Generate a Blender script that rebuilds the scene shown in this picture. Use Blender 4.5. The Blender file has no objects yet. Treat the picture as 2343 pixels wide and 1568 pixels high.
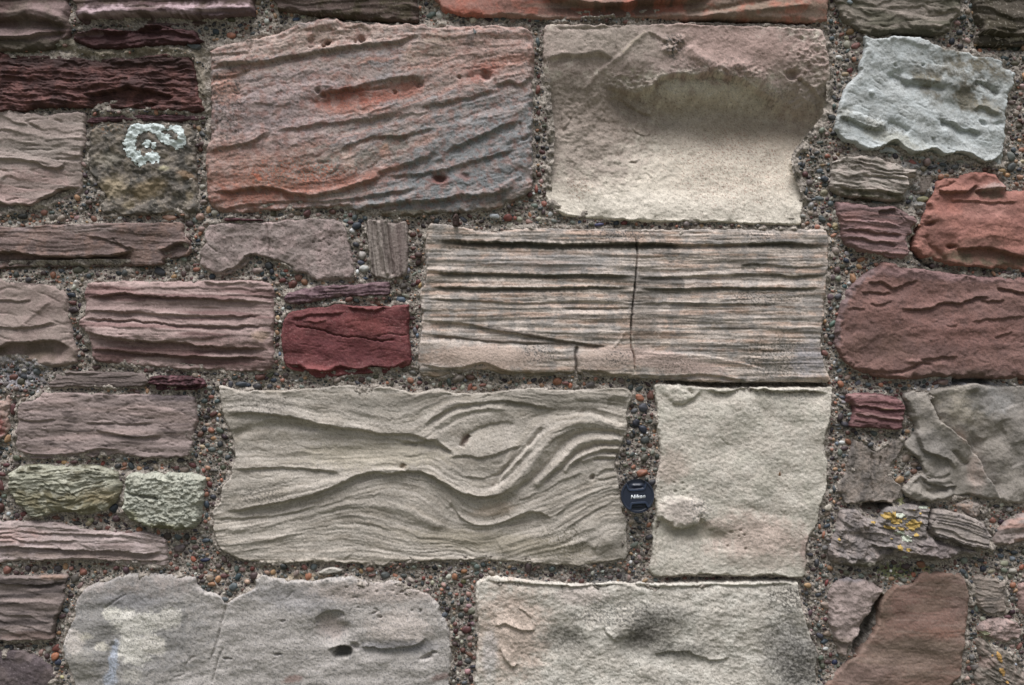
import bpy, bmesh, math, random, time
import numpy as np
from mathutils import Vector, Matrix
T0 = time.time()
S = 0.00072            # metres per tracing unit
W, H = 2342.0, 1568.0
ZC = 1.35              # height of the photograph's centre above the ground
DIST = 1.62            # camera to wall
sc = bpy.context.scene
COL = sc.collection

# ------------------------------------------------------------------ camera, sky, sun, exposure
cam = bpy.data.cameras.new('camera'); co = bpy.data.objects.new('camera', cam); COL.objects.link(co)
co.location = (0, -DIST, ZC); co.rotation_euler = (math.radians(90), 0, 0)
cam.sensor_width = 36; cam.lens = 36 * DIST / (W * S); cam.clip_start = 0.05; cam.clip_end = 500
sc.camera = co
SUN_EL, SUN_AZ = math.radians(71.5), math.radians(-20)      # azimuth measured from straight in front of the wall, to the left
w = bpy.data.worlds.new('World'); sc.world = w; w.use_nodes = True
nt = w.node_tree; bg = nt.nodes['Background']
sky = nt.nodes.new('ShaderNodeTexSky'); sky.sky_type = 'NISHITA'; sky.sun_disc = False
sky.sun_elevation = SUN_EL; sky.sun_rotation = math.pi + SUN_AZ
sky.dust_density = 4; sky.air_density = 1.0
hs = nt.nodes.new('ShaderNodeHueSaturation'); hs.inputs['Saturation'].default_value = 0.30   # overcast: almost grey
nt.links.new(sky.outputs[0], hs.inputs['Color']); nt.links.new(hs.outputs[0], bg.inputs[0])
bg.inputs[1].default_value = 0.072
sl = bpy.data.lights.new('sun', 'SUN'); so = bpy.data.objects.new('sun', sl); COL.objects.link(so)
sl.energy = 3.3; sl.angle = math.radians(34); sl.color = (1.0, 0.985, 0.975)
sd = Vector((math.sin(SUN_AZ) * math.cos(SUN_EL), -math.cos(SUN_AZ) * math.cos(SUN_EL), math.sin(SUN_EL)))
so.rotation_euler = sd.to_track_quat('Z', 'Y').to_euler(); so.location = (-1, -3, 5)
sc.view_settings.view_transform = 'Standard'; sc.view_settings.look = 'None'
sc.view_settings.exposure = 0.33; sc.view_settings.gamma = 1.0
SAT = 0.74             # the stones are greyer than they first look
GAIN = np.array([1.115, 1.10, 1.135])            # albedo = scene-linear colour read off the stone, times this

# ------------------------------------------------------------------ noise and geometry helpers
rngG = np.random.RandomState(7)
GX = rngG.uniform(0, 2*math.pi, (256, 256)); GXc, GXs = np.cos(GX), np.sin(GX)
VR = rngG.uniform(0, 1, (256, 256))
def gn(x, y, seed=0):
    x = x + seed*37.17; y = y + seed*91.73
    ix = np.floor(x).astype(int); iy = np.floor(y).astype(int)
    fx = x-ix; fy = y-iy
    u = fx*fx*fx*(fx*(fx*6-15)+10); v = fy*fy*fy*(fy*(fy*6-15)+10)
    def d(a, b):
        i = (ix+a) & 255; j = (iy+b) & 255
        return GXc[i, j]*(fx-a) + GXs[i, j]*(fy-b)
    n0 = d(0, 0)*(1-u)+d(1, 0)*u; n1 = d(0, 1)*(1-u)+d(1, 1)*u
    return (n0*(1-v)+n1*v)*1.6
def fbm(x, y, seed=0, o=4, g=0.5, l=2.03):
    r = 0; a = 1.0; t = 0
    for k in range(o):
        r = r + a*gn(x, y, seed+k*3.3); t += a; a *= g; x = x*l; y = y*l
    return r/t*1.5
def ridged(x, y, seed=0, o=4):
    r = 0; a = 1.0; t = 0
    for k in range(o):
        r = r + a*(1-2*np.abs(gn(x, y, seed+k*3.3))); t += a; a *= .5; x = x*2.03; y = y*2.03
    return r/t
def sst(a, b, x):
    t = np.clip((x-a)/(b-a), 0, 1); return t*t*(3-2*t)
def lin(c):
    c = np.array(c, float)/255.0
    if c.shape == (3,) and c[0]-c[1] > 10 and c[2] > c[1]-7 and c[0] < 200: c[2] = c[1]-7+.3*(c[2]-c[1]+7)
    c = np.where(c <= 0.04045, c/12.92, ((c+0.055)/1.055)**2.4)
    y = (c*np.array([.2126, .7152, .0722])).sum(-1, keepdims=True)
    return np.clip(y+(c-y)*SAT, .002, 1)
TILES = dict(A=(0, 0, 1.96), B=(0, 700, 1.96), C=(0, 1300, 1.96), D=(0, 1892, 2.24), E=(700, 0, 1.6736), F=(700, 780, 1.96),
             G=(750, 1400, 1.3017), H=(1000, 1992, 2.343), I=(1950, 0, 1.7423), J=(1500, 800, 1.3782), K=(2400, 1400, 1.866),
             L=(1750, 2142, 1.6736), M=(3072, 0, 2.24), N=(3072, 550, 2.614), O=(3072, 950, 2.614), P=(3072, 1400, 2.614),
             Q=(3072, 1892, 2.24), R=(2300, 1780, 7.841), Z=(0, 0, 0.60512))
def U(tile, pts):                 # survey sheet coordinates -> wall units
    ox, oy, s = TILES[tile]
    a = np.array(pts, float).reshape(-1, 2)
    return np.stack([(ox+a[:, 0]/s)*0.60512, (oy+a[:, 1]/s)*0.60512], 1)
def UL(tile, v): return v/TILES[tile][2]*0.60512
def crom(p, n=5, closed=False):
    p = np.asarray(p, float); out = []
    N = len(p)
    if N < 3 and not closed: return p
    rng = range(N) if closed else range(N-1)
    for i in rng:
        if closed: a, b, c, d = p[(i-1) % N], p[i], p[(i+1) % N], p[(i+2) % N]
        else: a, b, c, d = p[max(i-1, 0)], p[i], p[i+1], p[min(i+2, N-1)]
        for k in range(n):
            t = k/n
            out.append(0.5*((2*b)+(c-a)*t+(2*a-5*b+4*c-d)*t*t+(3*b-a-3*c+d)*t**3))
    if not closed: out.append(p[-1])
    return np.array(out)
def poly_sdf(X, Y, P):            # positive inside
    d2 = np.full(X.shape, 1e18); ins = np.zeros(X.shape, bool)
    n = len(P)
    for i in range(n):
        ax, ay = P[i]; bx, by = P[(i+1) % n]
        ex, ey = bx-ax, by-ay; L = ex*ex+ey*ey+1e-12
        t = np.clip(((X-ax)*ex+(Y-ay)*ey)/L, 0, 1)
        d2 = np.minimum(d2, (X-ax-t*ex)**2+(Y-ay-t*ey)**2)
        c = ((ay > Y) != (by > Y))
        if abs(ey) > 1e-12: ins ^= c & (X < (bx-ax)*(Y-ay)/ey+ax)
    return np.where(ins, 1, -1)*np.sqrt(d2)
def line_dist(X, Y, P):           # |distance|, side (+ = below the line drawn left to right), progress 0..1
    d2 = np.full(X.shape, 1e18); sg = np.zeros(X.shape); pr = np.zeros(X.shape)
    seg = np.sqrt(((P[1:]-P[:-1])**2).sum(1)); cum = np.concatenate([[0], np.cumsum(seg)]); tot = cum[-1]+1e-9
    for i in range(len(P)-1):
        ax, ay = P[i]; bx, by = P[i+1]
        ex, ey = bx-ax, by-ay; L = ex*ex+ey*ey+1e-12
        t = np.clip(((X-ax)*ex+(Y-ay)*ey)/L, 0, 1)
        dd = (X-ax-t*ex)**2+(Y-ay-t*ey)**2
        m = dd < d2
        d2 = np.where(m, dd, d2); sg = np.where(m, ex*(Y-ay)-ey*(X-ax), sg); pr = np.where(m, (cum[i]+t*seg[i])/tot, pr)
    return np.sqrt(d2), np.sign(sg), pr

# ------------------------------------------------------------------ materials
def grain_mat(name, rough=0.93, grain=0.30, bump=0.35, gs=900, spec=0.25):
    m = bpy.data.materials.new(name); m.use_nodes = True; t = m.node_tree; b = t.nodes['Principled BSDF']
    at = t.nodes.new('ShaderNodeAttribute'); at.attribute_name = 'Col'
    tc = t.nodes.new('ShaderNodeTexCoord')
    def noise(scale, det=3, r=.6):
        n = t.nodes.new('ShaderNodeTexNoise'); n.inputs['Scale'].default_value = scale; n.inputs['Detail'].default_value = det
        n.inputs['Roughness'].default_value = r; t.links.new(tc.outputs['Object'], n.inputs['Vector']); return n
    n1 = noise(gs, 2, .7); n2 = noise(gs*0.28, 3, .65)
    r1 = t.nodes.new('ShaderNodeMapRange'); r1.inputs[1].default_value = .3; r1.inputs[2].default_value = .7
    r1.inputs[3].default_value = 1-grain; r1.inputs[4].default_value = 1+grain
    r2 = t.nodes.new('ShaderNodeMapRange'); r2.inputs[1].default_value = .3; r2.inputs[2].default_value = .7
    r2.inputs[3].default_value = 1-grain*.6; r2.inputs[4].default_value = 1+grain*.6
    t.links.new(n1.outputs[0], r1.inputs[0]); t.links.new(n2.outputs[0], r2.inputs[0])
    mu = t.nodes.new('ShaderNodeMath'); mu.operation = 'MULTIPLY'
    t.links.new(r1.outputs[0], mu.inputs[0]); t.links.new(r2.outputs[0], mu.inputs[1])
    vm = t.nodes.new('ShaderNodeVectorMath'); vm.operation = 'SCALE'
    t.links.new(at.outputs['Color'], vm.inputs[0]); t.links.new(mu.outputs[0], vm.inputs['Scale'])
    t.links.new(vm.outputs[0], b.inputs['Base Color'])
    b.inputs['Roughness'].default_value = rough; b.inputs['Specular IOR Level'].default_value = spec
    ad = t.nodes.new('ShaderNodeMath'); ad.operation = 'ADD'
    t.links.new(n1.outputs[0], ad.inputs[0]); t.links.new(n2.outputs[0], ad.inputs[1])
    bp = t.nodes.new('ShaderNodeBump'); bp.inputs['Strength'].default_value = bump; bp.inputs['Distance'].default_value = 0.0012
    t.links.new(ad.outputs[0], bp.inputs['Height']); t.links.new(bp.outputs[0], b.inputs['Normal'])
    return m
def flat_mat(name, srgb, rough=.5, spec=.4, noise=0.0, sc_=400, bump=0.0):
    m = bpy.data.materials.new(name); m.use_nodes = True; t = m.node_tree; b = t.nodes['Principled BSDF']
    c = lin(srgb); tc = t.nodes.new('ShaderNodeTexCoord'); n = t.nodes.new('ShaderNodeTexNoise')
    n.inputs['Scale'].default_value = sc_; n.inputs['Detail'].default_value = 4; t.links.new(tc.outputs['Object'], n.inputs['Vector'])
    r = t.nodes.new('ShaderNodeValToRGB'); r.color_ramp.elements[0].position = .35; r.color_ramp.elements[1].position = .65
    r.color_ramp.elements[0].color = (*(c*(1-noise)), 1); r.color_ramp.elements[1].color = (*(c*(1+noise)), 1)
    t.links.new(n.outputs[0], r.inputs[0]); t.links.new(r.outputs[0], b.inputs['Base Color'])
    b.inputs['Roughness'].default_value = rough; b.inputs['Specular IOR Level'].default_value = spec
    if bump:
        bp = t.nodes.new('ShaderNodeBump'); bp.inputs['Strength'].default_value = bump; bp.inputs['Distance'].default_value = .001
        t.links.new(n.outputs[0], bp.inputs['Height']); t.links.new(bp.outputs[0], b.inputs['Normal'])
    return m
M_SAND = grain_mat('weathered_sandstone', .94, .17, .45, 620)
M_FINE = grain_mat('fine_sandstone', .92, .14, .35, 700)
M_SLATE = grain_mat('split_slate', .78, .16, .45, 500, .35)
M_MORTAR = grain_mat('gritty_mortar', .95, .35, .8, 520)
M_PEB = grain_mat('pebble_stone', .55, .16, .15, 500, .45)
M_LICH = grain_mat('crusty_lichen', .96, .15, .8, 700)

def tag(o, label=None, cat=None, group=None, kind=None):
    if label: o['label'] = label
    if cat: o['category'] = cat
    if group: o['group'] = group
    if kind: o['kind'] = kind
    return o
def mesh_obj(name, V, F, mat, cols=None, parent=None, smooth=True, tris=False):
    me = bpy.data.meshes.new(name)
    V = np.asarray(V, np.float32); F = np.asarray(F, np.int32); k = F.shape[1]
    me.vertices.add(len(V)); me.vertices.foreach_set('co', V.ravel())
    me.loops.add(F.size); me.loops.foreach_set('vertex_index', F.ravel())
    me.polygons.add(len(F)); me.polygons.foreach_set('loop_start', np.arange(0, F.size, k, dtype=np.int32))
    me.polygons.foreach_set('loop_total', np.full(len(F), k, np.int32))
    me.update(calc_edges=True)
    me.polygons.foreach_set('use_smooth', np.full(len(F), smooth, bool))
    if cols is not None:
        a = me.color_attributes.new('Col', 'FLOAT_COLOR', 'POINT')
        c = np.ones((len(V), 4), np.float32); c[:, :3] = cols; a.data.foreach_set('color', c.ravel())
    me.materials.append(mat); me.validate()
    o = bpy.data.objects.new(name, me); COL.objects.link(o)
    if parent: o.parent = parent
    return o

# ------------------------------------------------------------------ the stone builder: a relief on a traced outline, with real thickness
PLACED = []           # (smoothed outline, ref name)
def world_xy(x, y, depth):
    k = (DIST-depth*S)/DIST       # the outline stands at the depth of its face
    return (x-W/2)*S*k, ZC+(H/2-y)*S*k
def field(spec, X, Y, D):
    """relief (wall units) and colour of a stone over its grid; D = distance inside the outline"""
    sd_ = spec['seed']
    wx = 3.2*fbm(X/34, Y/34, sd_+1, 3)+1.2*gn(X/7, Y/7, sd_+2); wy = 3.2*fbm(X/34, Y/34, sd_+5, 3)+1.2*gn(X/7, Y/7, sd_+6)
    wa = spec.get('warp', 1.0)
    Xw, Yw = X+wx*wa, Y+wy*wa
    # bedding coordinate t (across) and s (along)
    ang = math.radians(spec.get('ang', 0)); ca, sa = math.cos(ang), math.sin(ang)
    s = X*ca+Y*sa; t = -X*sa+Y*ca
    if 'flow' in spec:
        P = []; v = []
        for (tile, tv, pts) in spec['flow']:
            q = crom(U(tile, pts), 3)
            P.append(q); v.append(np.full(len(q), float(tv)))
        P = np.concatenate(P); v = np.concatenate(v)
        if len(P) > 150: P, v = P[::2], v[::2]
        n = len(P); sc_ = 300.0; p = (P-P.mean(0))/sc_
        def ker(r2): return 0.5*r2*np.log(r2+1e-12)
        K = ker(((p[:, None]-p[None])**2).sum(-1))+np.eye(n)*2e-4
        A = np.zeros((n+3, n+3)); A[:n, :n] = K; A[:n, n] = 1; A[:n, n+1:] = p; A[n, :n] = 1; A[n+1:, :n] = p.T
        c = np.linalg.solve(A, np.concatenate([v, np.zeros(3)]))
        cx = np.arange(X.min(), X.max()+9, 8.0); cy = np.arange(Y.min(), Y.max()+9, 8.0)
        gx, gy = np.meshgrid(cx, cy); qx = (gx-P.mean(0)[0])/sc_; qy = (gy-P.mean(0)[1])/sc_
        tt = c[n]+c[n+1]*qx+c[n+2]*qy
        for i in range(n): tt = tt+c[i]*ker((qx-p[i, 0])**2+(qy-p[i, 1])**2)
        fx = np.clip((X-cx[0])/8.0, 0, len(cx)-1.001); fy = np.clip((Y-cy[0])/8.0, 0, len(cy)-1.001)
        i0 = fx.astype(int); j0 = fy.astype(int); a = fx-i0; b = fy-j0
        t = (tt[j0, i0]*(1-a)+tt[j0, i0+1]*a)*(1-b)+(tt[j0+1, i0]*(1-a)+tt[j0+1, i0+1]*a)*b
    t = t+wy*spec.get('twarp', 0.5)
    h = np.zeros(X.shape)
    C = np.zeros(X.shape+(3,)); C[:] = lin(spec['col'])
    def mix(mask, col):
        m = np.clip(mask, 0, 1)[..., None]; return C*(1-m)+lin(col)*m
    for f in spec.get('f', []):
        k = f[0]
        if k == 'fbm':            # scale, amp, octaves
            h += f[2]*fbm(Xw/f[1], Yw/f[1], sd_+11, f[3] if len(f) > 3 else 4)
        elif k == 'rdg':
            h += .65*f[2]*ridged(Xw/f[1], Yw/f[1], sd_+15, 4)
        elif k == 'rough':        # flaky broken surface: scale, amp
            q = fbm(X/f[1]+.4*wx/f[1], Y/f[1]*1.25, sd_+17, 4, .62); st = np.round(q*5)/5
            h += f[2]*spec.get('rk', .6)*(0.55*q+0.45*st)
        elif k == 'rr':           # broken flaky patch: tile,cx,cy,rx,ry,scale,amp
            q0 = U(f[1], (f[2], f[3]))[0]; r = np.sqrt(((X-q0[0])/UL(f[1], f[4]))**2+((Y-q0[1])/UL(f[1], f[5]))**2)+.3*fbm(X/30, Y/30, sd_+18, 3)
            q = fbm(X/f[6]+.6*wx/f[6], Y/f[6]*1.2, sd_+19, 5, .6); st = np.round(q*4)/4
            h += sst(1.15, .5, r)*f[7]*(.45*q+.55*st)
        elif k == 'soft':         # period, length, amp
            h += f[3]*(gn(s/f[2], t/f[1], sd_+21+f[1])+.5*gn(s/f[2]*2.2, t/f[1]*2.1, sd_+22+f[1]))
        elif k == 'ledge':        # period, length, amp
            ph = t/f[1]+.9*gn(s/f[2], t/(f[1]*2.5), sd_+31+f[1])+.25*gn(s/(f[2]*.3), t/f[1], sd_+32+f[1])
            ix = np.floor(ph); fr = ph-ix
            gate = .25+.75*sst(-.25, .35, gn(s/(f[2]*.8)+ix*7.3, ix*3.7, sd_+33+f[1]))
            h += .85*f[3]*gate*(fr**1.6*(1-sst(.86, 1.0, fr))-.3)
        elif k == 'groove':       # period, length, depth, width
            n = gn(s/f[2], t/f[1], sd_+41+f[1]); g2 = sst(-.1, .35, gn(s/(f[2]*.7), t/(f[1]*.9), sd_+44))
            h -= .8*f[3]*np.exp(-(n/f[4])**2)*g2
        elif k == 'bands':        # colour bands along the bedding: period, length, colour, strength, threshold
            n = gn(s/f[2], t/f[1], sd_+51+f[1])+.5*gn(s/f[2]*1.7, t/f[1]*2.3, sd_+52)
            C = mix(sst(f[5]-.12, f[5]+.25, n)*f[4], f[3])
        elif k == 'mot':          # mottling: scale, colour, strength, threshold
            C = mix(sst(f[4]-.25, f[4]+.25, fbm(X/f[1], Y/f[1], sd_+61+f[1], 4, .6))*f[3], f[2])
        elif k == 'spk':          # speckles: scale, colour, strength, threshold [, region tile,cx,cy,rx,ry]
            n = fbm(X/f[1], Y/f[1], sd_+71+f[1], 3, .7)
            dt = -.07 if len(f) > 5 else .14; m = sst(f[4]+dt, f[4]+dt+.12, n)
            if len(f) > 5:
                q = U(f[5], (f[6], f[7]))[0]; r = np.sqrt(((X-q[0])/UL(f[5], f[8]))**2+((Y-q[1])/UL(f[5], f[9]))**2)
                m = m*sst(1.15, .45, r+.35*fbm(X/22, Y/22, sd_+73, 3))
            C = mix(m*min(1, f[3]*1.15), f[2])
        elif k in ('L', 'R', 'K'):
            tile, pts = f[1], f[2]
            P = crom(U(tile, pts), 5)
            mg = 150
            bx = (X > P[:, 0].min()-mg) & (X < P[:, 0].max()+mg) & (Y > P[:, 1].min()-mg) & (Y < P[:, 1].max()+mg)
            if not bx.any(): continue
            d, sg, pr = line_dist(Xw[bx], Yw[bx], P)
            end = sst(0, .12, pr)*sst(1, .88, pr)
            if k == 'L':          # lip standing proud above the line, hollow below it: up amp, up width, down amp, down width
                lk = spec.get('lk', 1.0); ua, uw, da, dw = f[3]*1.2*lk, f[4], f[5]*1.3*lk, f[6]
                so_ = f[7] if len(f) > 7 else spec.get('soft', 1.8); sh = sst(-so_, so_, d*sg)
                h[bx] += end*((1-sh)*ua*np.exp(-(d/uw)**1.3)-sh*da*np.exp(-(d/dw)**1.3))
            elif k == 'R':        # ridge (+) or groove (-): amp, width
                e2 = sst(0, .06, pr)*sst(1, .94, pr)
                wmod = 1+.35*gn(X[bx]/18, Y[bx]/18, sd_+83)
                h[bx] += e2*1.25*spec.get('lk', 1.0)*f[3]*np.exp(-(d/(f[4]*wmod))**2)
            else:                 # colour stroke: width, colour, strength
                m = np.zeros(X.shape); m[bx] = sst(1.4, .5, d/f[3]+.6*fbm(X[bx]/9, Y[bx]/9, sd_+85, 3))*sst(0, .05, pr)*sst(1, .95, pr)
                C = mix(m*f[5], f[4])
        elif k == 'T':            # trough along a line, steep above and long below it: depth, width above, width below
            P = crom(U(f[1], f[2]), 5); d, sg, pr = line_dist(X+wx*1.5, Y+wy*1.5, P)
            w0 = np.where(sg > 0, f[5], f[4]); e2 = sst(0, f[6] if len(f) > 6 else .32, pr)*sst(1, .93, pr) if len(f) < 7 or f[6] > 0 else 1.0
            h -= e2*f[3]*np.exp(-(d/w0)**2)
        elif k == 'X':            # a smoother part of the face: cx, cy, rx, ry, angle, how much
            q = U(f[1], (f[2], f[3]))[0]; a = math.radians(f[6]); dx = Xw-q[0]; dy = Yw-q[1]
            r = np.sqrt(((dx*math.cos(a)+dy*math.sin(a))/UL(f[1], f[4]))**2+((-dx*math.sin(a)+dy*math.cos(a))/UL(f[1], f[5]))**2)
            h *= 1-f[7]*sst(1.15, .85, r)
        elif k in ('B', 'C', 'V'):
            tile, cx, cy, rx, ry, an = f[1:7]
            q = U(tile, (cx, cy))[0]; rx = UL(tile, rx); ry = UL(tile, ry); a = math.radians(an)
            dx = Xw-q[0]; dy = Yw-q[1]; x1 = (dx*math.cos(a)+dy*math.sin(a))/rx; y1 = (-dx*math.sin(a)+dy*math.cos(a))/ry
            r2 = x1*x1+y1*y1
            if k == 'B':          # bump / hollow: amp [, steepness]
                p = f[8] if len(f) > 8 else 1.0
                h += f[7]*np.exp(-r2**p)
            elif k == 'V':        # plate: flat raised / sunk patch with a crisp edge: amp, edge
                h += f[7]*sst(1+f[8], 1-f[8], np.sqrt(r2)+.18*fbm(X/16, Y/16, sd_+91, 3))
            else:                 # colour: colour, strength [, edge softness]
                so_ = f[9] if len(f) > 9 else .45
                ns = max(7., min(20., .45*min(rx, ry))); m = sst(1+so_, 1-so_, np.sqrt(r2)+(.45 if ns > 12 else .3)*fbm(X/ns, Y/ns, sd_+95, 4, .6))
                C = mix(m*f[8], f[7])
        elif k == 'pits':         # density, size, depth [, region]
            cell = f[2]*5.0
            gi = np.floor(X/cell).astype(int); gj = np.floor(Y/cell).astype(int); best = np.zeros(X.shape)
            for a in (-1, 0, 1):
                for b in (-1, 0, 1):
                    i = (gi+a) & 255; j = (gj+b) & 255
                    px = (gi+a+VR[i, j])*cell; py = (gj+b+VR[j, (i+17) & 255])*cell
                    on = VR[(i+91) & 255, (j+33+int(sd_)) & 255] < f[1]
                    rr = f[2]*(.45+.9*VR[(i+5) & 255, (j+71) & 255])
                    best = np.maximum(best, on*np.exp(-(((X-px)/(rr*1.25))**2+((Y-py)/rr)**2)**1.5))
            m = best
            if len(f) > 4:
                q = U(f[4], (f[5], f[6]))[0]; r = np.sqrt(((X-q[0])/UL(f[4], f[7]))**2+((Y-q[1])/UL(f[4], f[8]))**2)
                m = m*sst(1.15, .7, r)
            h -= f[3]*m
    # small scale grain of the rock everywhere
    g = spec.get('grain', .55)
    h += g*(gn(X/4.3, Y/3.4, sd_+3)+.7*gn(X/9, Y/7, sd_+4)) + spec.get('und', 2.0)*fbm(X/120, Y/90, sd_+8, 2)
    C = C*(1+.10*fbm(X/60, Y/45, sd_+9, 3))[..., None]*(1+.08*gn(X/5, Y/4, sd_+10)+.13*gn(X/2.7, Y/2.5, sd_+12)-.22*sst(.42, .75, gn(X/3.6, Y/3.0, sd_+14)))[..., None]
    return h, np.clip(C*GAIN, .004, .85), t, s
def grid_mesh(X, Y, HH, keep, C, depth0, back=None):
    """keep = vertex mask on the grid; returns V, F, cols"""
    cell = keep[:-1, :-1] & keep[1:, :-1] & keep[:-1, 1:] & keep[1:, 1:]
    used = np.zeros(keep.shape, bool)
    used[:-1, :-1] |= cell; used[1:, :-1] |= cell; used[:-1, 1:] |= cell; used[1:, 1:] |= cell
    idx = np.full(keep.shape, -1); idx[used] = np.arange(used.sum())
    j, i = np.nonzero(cell)
    F = np.stack([idx[j, i], idx[j+1, i], idx[j+1, i+1], idx[j, i+1]], 1)
    x, z = world_xy(X[used], Y[used], depth0)
    V = np.stack([x, -HH[used]*S, z], 1); cols = C[used]
    if back is not None:
        E = np.concatenate([F[:, [0, 1]], F[:, [1, 2]], F[:, [2, 3]], F[:, [3, 0]]])
        key = np.sort(E, 1); k = key[:, 0].astype(np.int64)*len(V)+key[:, 1]
        u, inv, cnt = np.unique(k, return_inverse=True, return_counts=True)
        B = E[cnt[inv] == 1]
        bv = np.unique(B); mp = np.full(len(V), -1); mp[bv] = np.arange(len(bv))+len(V)
        V2 = V[bv].copy(); V2[:, 1] = -back*S
        n0 = len(V); V = np.concatenate([V, V2]); cols = np.concatenate([cols, cols[bv]*.8])
        SK = np.stack([B[:, 1], B[:, 0], mp[B[:, 0]], mp[B[:, 1]]], 1)
        F = np.concatenate([F, SK])
    return V, F, cols
def build_stone(spec):
    parts = spec['o'] if isinstance(spec['o'], list) else [spec['o']]
    P = np.concatenate([U(tl, p) for tl, p in parts])
    P = crom(P, 4, True)
    g = spec.get('step', 2.1)
    x0, y0 = P.min(0)-8; x1, y1 = P.max(0)+8
    X, Y = np.meshgrid(np.arange(x0, x1, g), np.arange(y0, y1, g))
    sd_ = spec['seed']; ja = spec.get('jag', 2.3)
    jx = ja*fbm(X/16, Y/16, sd_+101, 4, .7); jy = ja*fbm(X/16, Y/16, sd_+104, 4, .7)
    D = poly_sdf(X+jx, Y+jy, P)
    gy_, gx_ = np.gradient(D, g); gl = np.sqrt(gx_**2+gy_**2)+1e-6
    out = (D < 0) & (D > -.95*g)
    Xs = np.where(out, X-gx_/gl**2*D, X); Ys = np.where(out, Y-gy_/gl**2*D, Y)
    h, C, t, s = field(spec, X, Y, D)
    kb = .65 if 'block' in spec['n'] or 'plank' in spec['n'] else .85
    Rr = spec.get('R', 14.0)*(.65 if kb < .7 else .9)*np.clip(1+1.5*fbm(X/30, Y/30, sd_+111, 3), .22, 2.6); hf = spec.get('h', 18.0)*kb; he = spec.get('he', -5.0)
    e = np.clip(D/Rr, 0, 1); prof = np.sqrt(np.clip(1-(1-e)**2, 0, 1))**spec.get('pe', 1.0)
    # lower edge may be undercut more than the others
    if 'tilt' in spec:            # face leans: units per 100 units across / down
        q = P.mean(0); h = h+(X-q[0])*spec['tilt'][0]/100+(Y-q[1])*spec['tilt'][1]/100
    face = hf+h
    HH = he+(face-he)*prof
    if 'rim' in spec:             # thin raised lip of mortar-hardened crust along the edge
        ra, rw = spec['rim']; HH = HH+.7*ra*np.exp(-((D-rw)/(rw*.8))**2)*sst(-.5, .6, fbm(X/60, Y/60, sd_+121, 2)+.2)
    keep = D > -.95*g
    V, F, cols = grid_mesh(Xs, Ys, HH, keep, C, hf, back=-130.0)
    o = mesh_obj(spec['n'], V, F, spec.get('mat', M_SAND), cols)
    tag(o, spec['label'], spec.get('cat', 'stone'), spec.get('group'))
    PLACED.append((P, spec['ref']))
    for (pn, plab, masks, col, th) in spec.get('lichen', []):      # crust growing on the stone: its own thin mesh
        m = np.full(X.shape, -1.0)
        for mk in masks:
            if isinstance(mk[1], list):
                dl, _, _ = line_dist(X, Y, crom(U(mk[0], mk[1]), 4)); m = np.maximum(m, 1-dl/UL(mk[0], mk[2])); continue
            tile, cx, cy, rx, ry, an, sgn = mk
            q = U(tile, (cx, cy))[0]; a = math.radians(an)
            dx = X-q[0]; dy = Y-q[1]; u = (dx*math.cos(a)+dy*math.sin(a))/UL(tile, rx); v = (-dx*math.sin(a)+dy*math.cos(a))/UL(tile, ry)
            m = np.maximum(m, 1.0-np.sqrt(u*u+v*v))
        m = m+.42*fbm(X/9, Y/9, sd_+131, 4, .7)-.05
        kp = (m > 0) & (D > 1)
        Cl = np.zeros(X.shape+(3,)); Cl[:] = lin(col)*GAIN*1.05; Cl *= (1+.18*fbm(X/7, Y/7, sd_+133, 3))[..., None]
        Hl = HH+th*sst(0, .25, m)*(1+.7*gn(X/5, Y/5, sd_+135))-.7*(m < .03)
        left = set(zip(*np.nonzero(kp)))
        while left:               # every separate patch is a part of its own
            st = [left.pop()]; comp = []
            while st:
                c_ = st.pop(); comp.append(c_)
                for a_ in (-1, 0, 1):
                    for b__ in (-1, 0, 1):
                        nn = (c_[0]+a_, c_[1]+b__)
                        if nn in left: left.remove(nn); st.append(nn)
            if len(comp) < 9: continue
            k2 = np.zeros(X.shape, bool); ca_ = np.array(comp); k2[ca_[:, 0], ca_[:, 1]] = True
            cell = k2[:-1, :-1] & k2[1:, :-1] & k2[:-1, 1:] & k2[1:, 1:]
            if cell.sum() < 4: continue
            Vl, Fl, cl = grid_mesh(X, Y, Hl, k2, np.clip(Cl, .01, .85), hf)
            mesh_obj(pn, Vl, Fl, M_LICH, cl, parent=o)
    return o
# ------------------------------------------------------------------ every stone of the wall: outline, face height, bedding, relief, colours
ST = []
def stone(**k): k.setdefault('seed', len(ST)*13+5); ST.append(k)
BLK = 'coursed sandstone blocks of the wall'; RUB = 'small rubble stones of the wall'; SLV = 'thin slate slivers packed in the joints'

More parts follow.
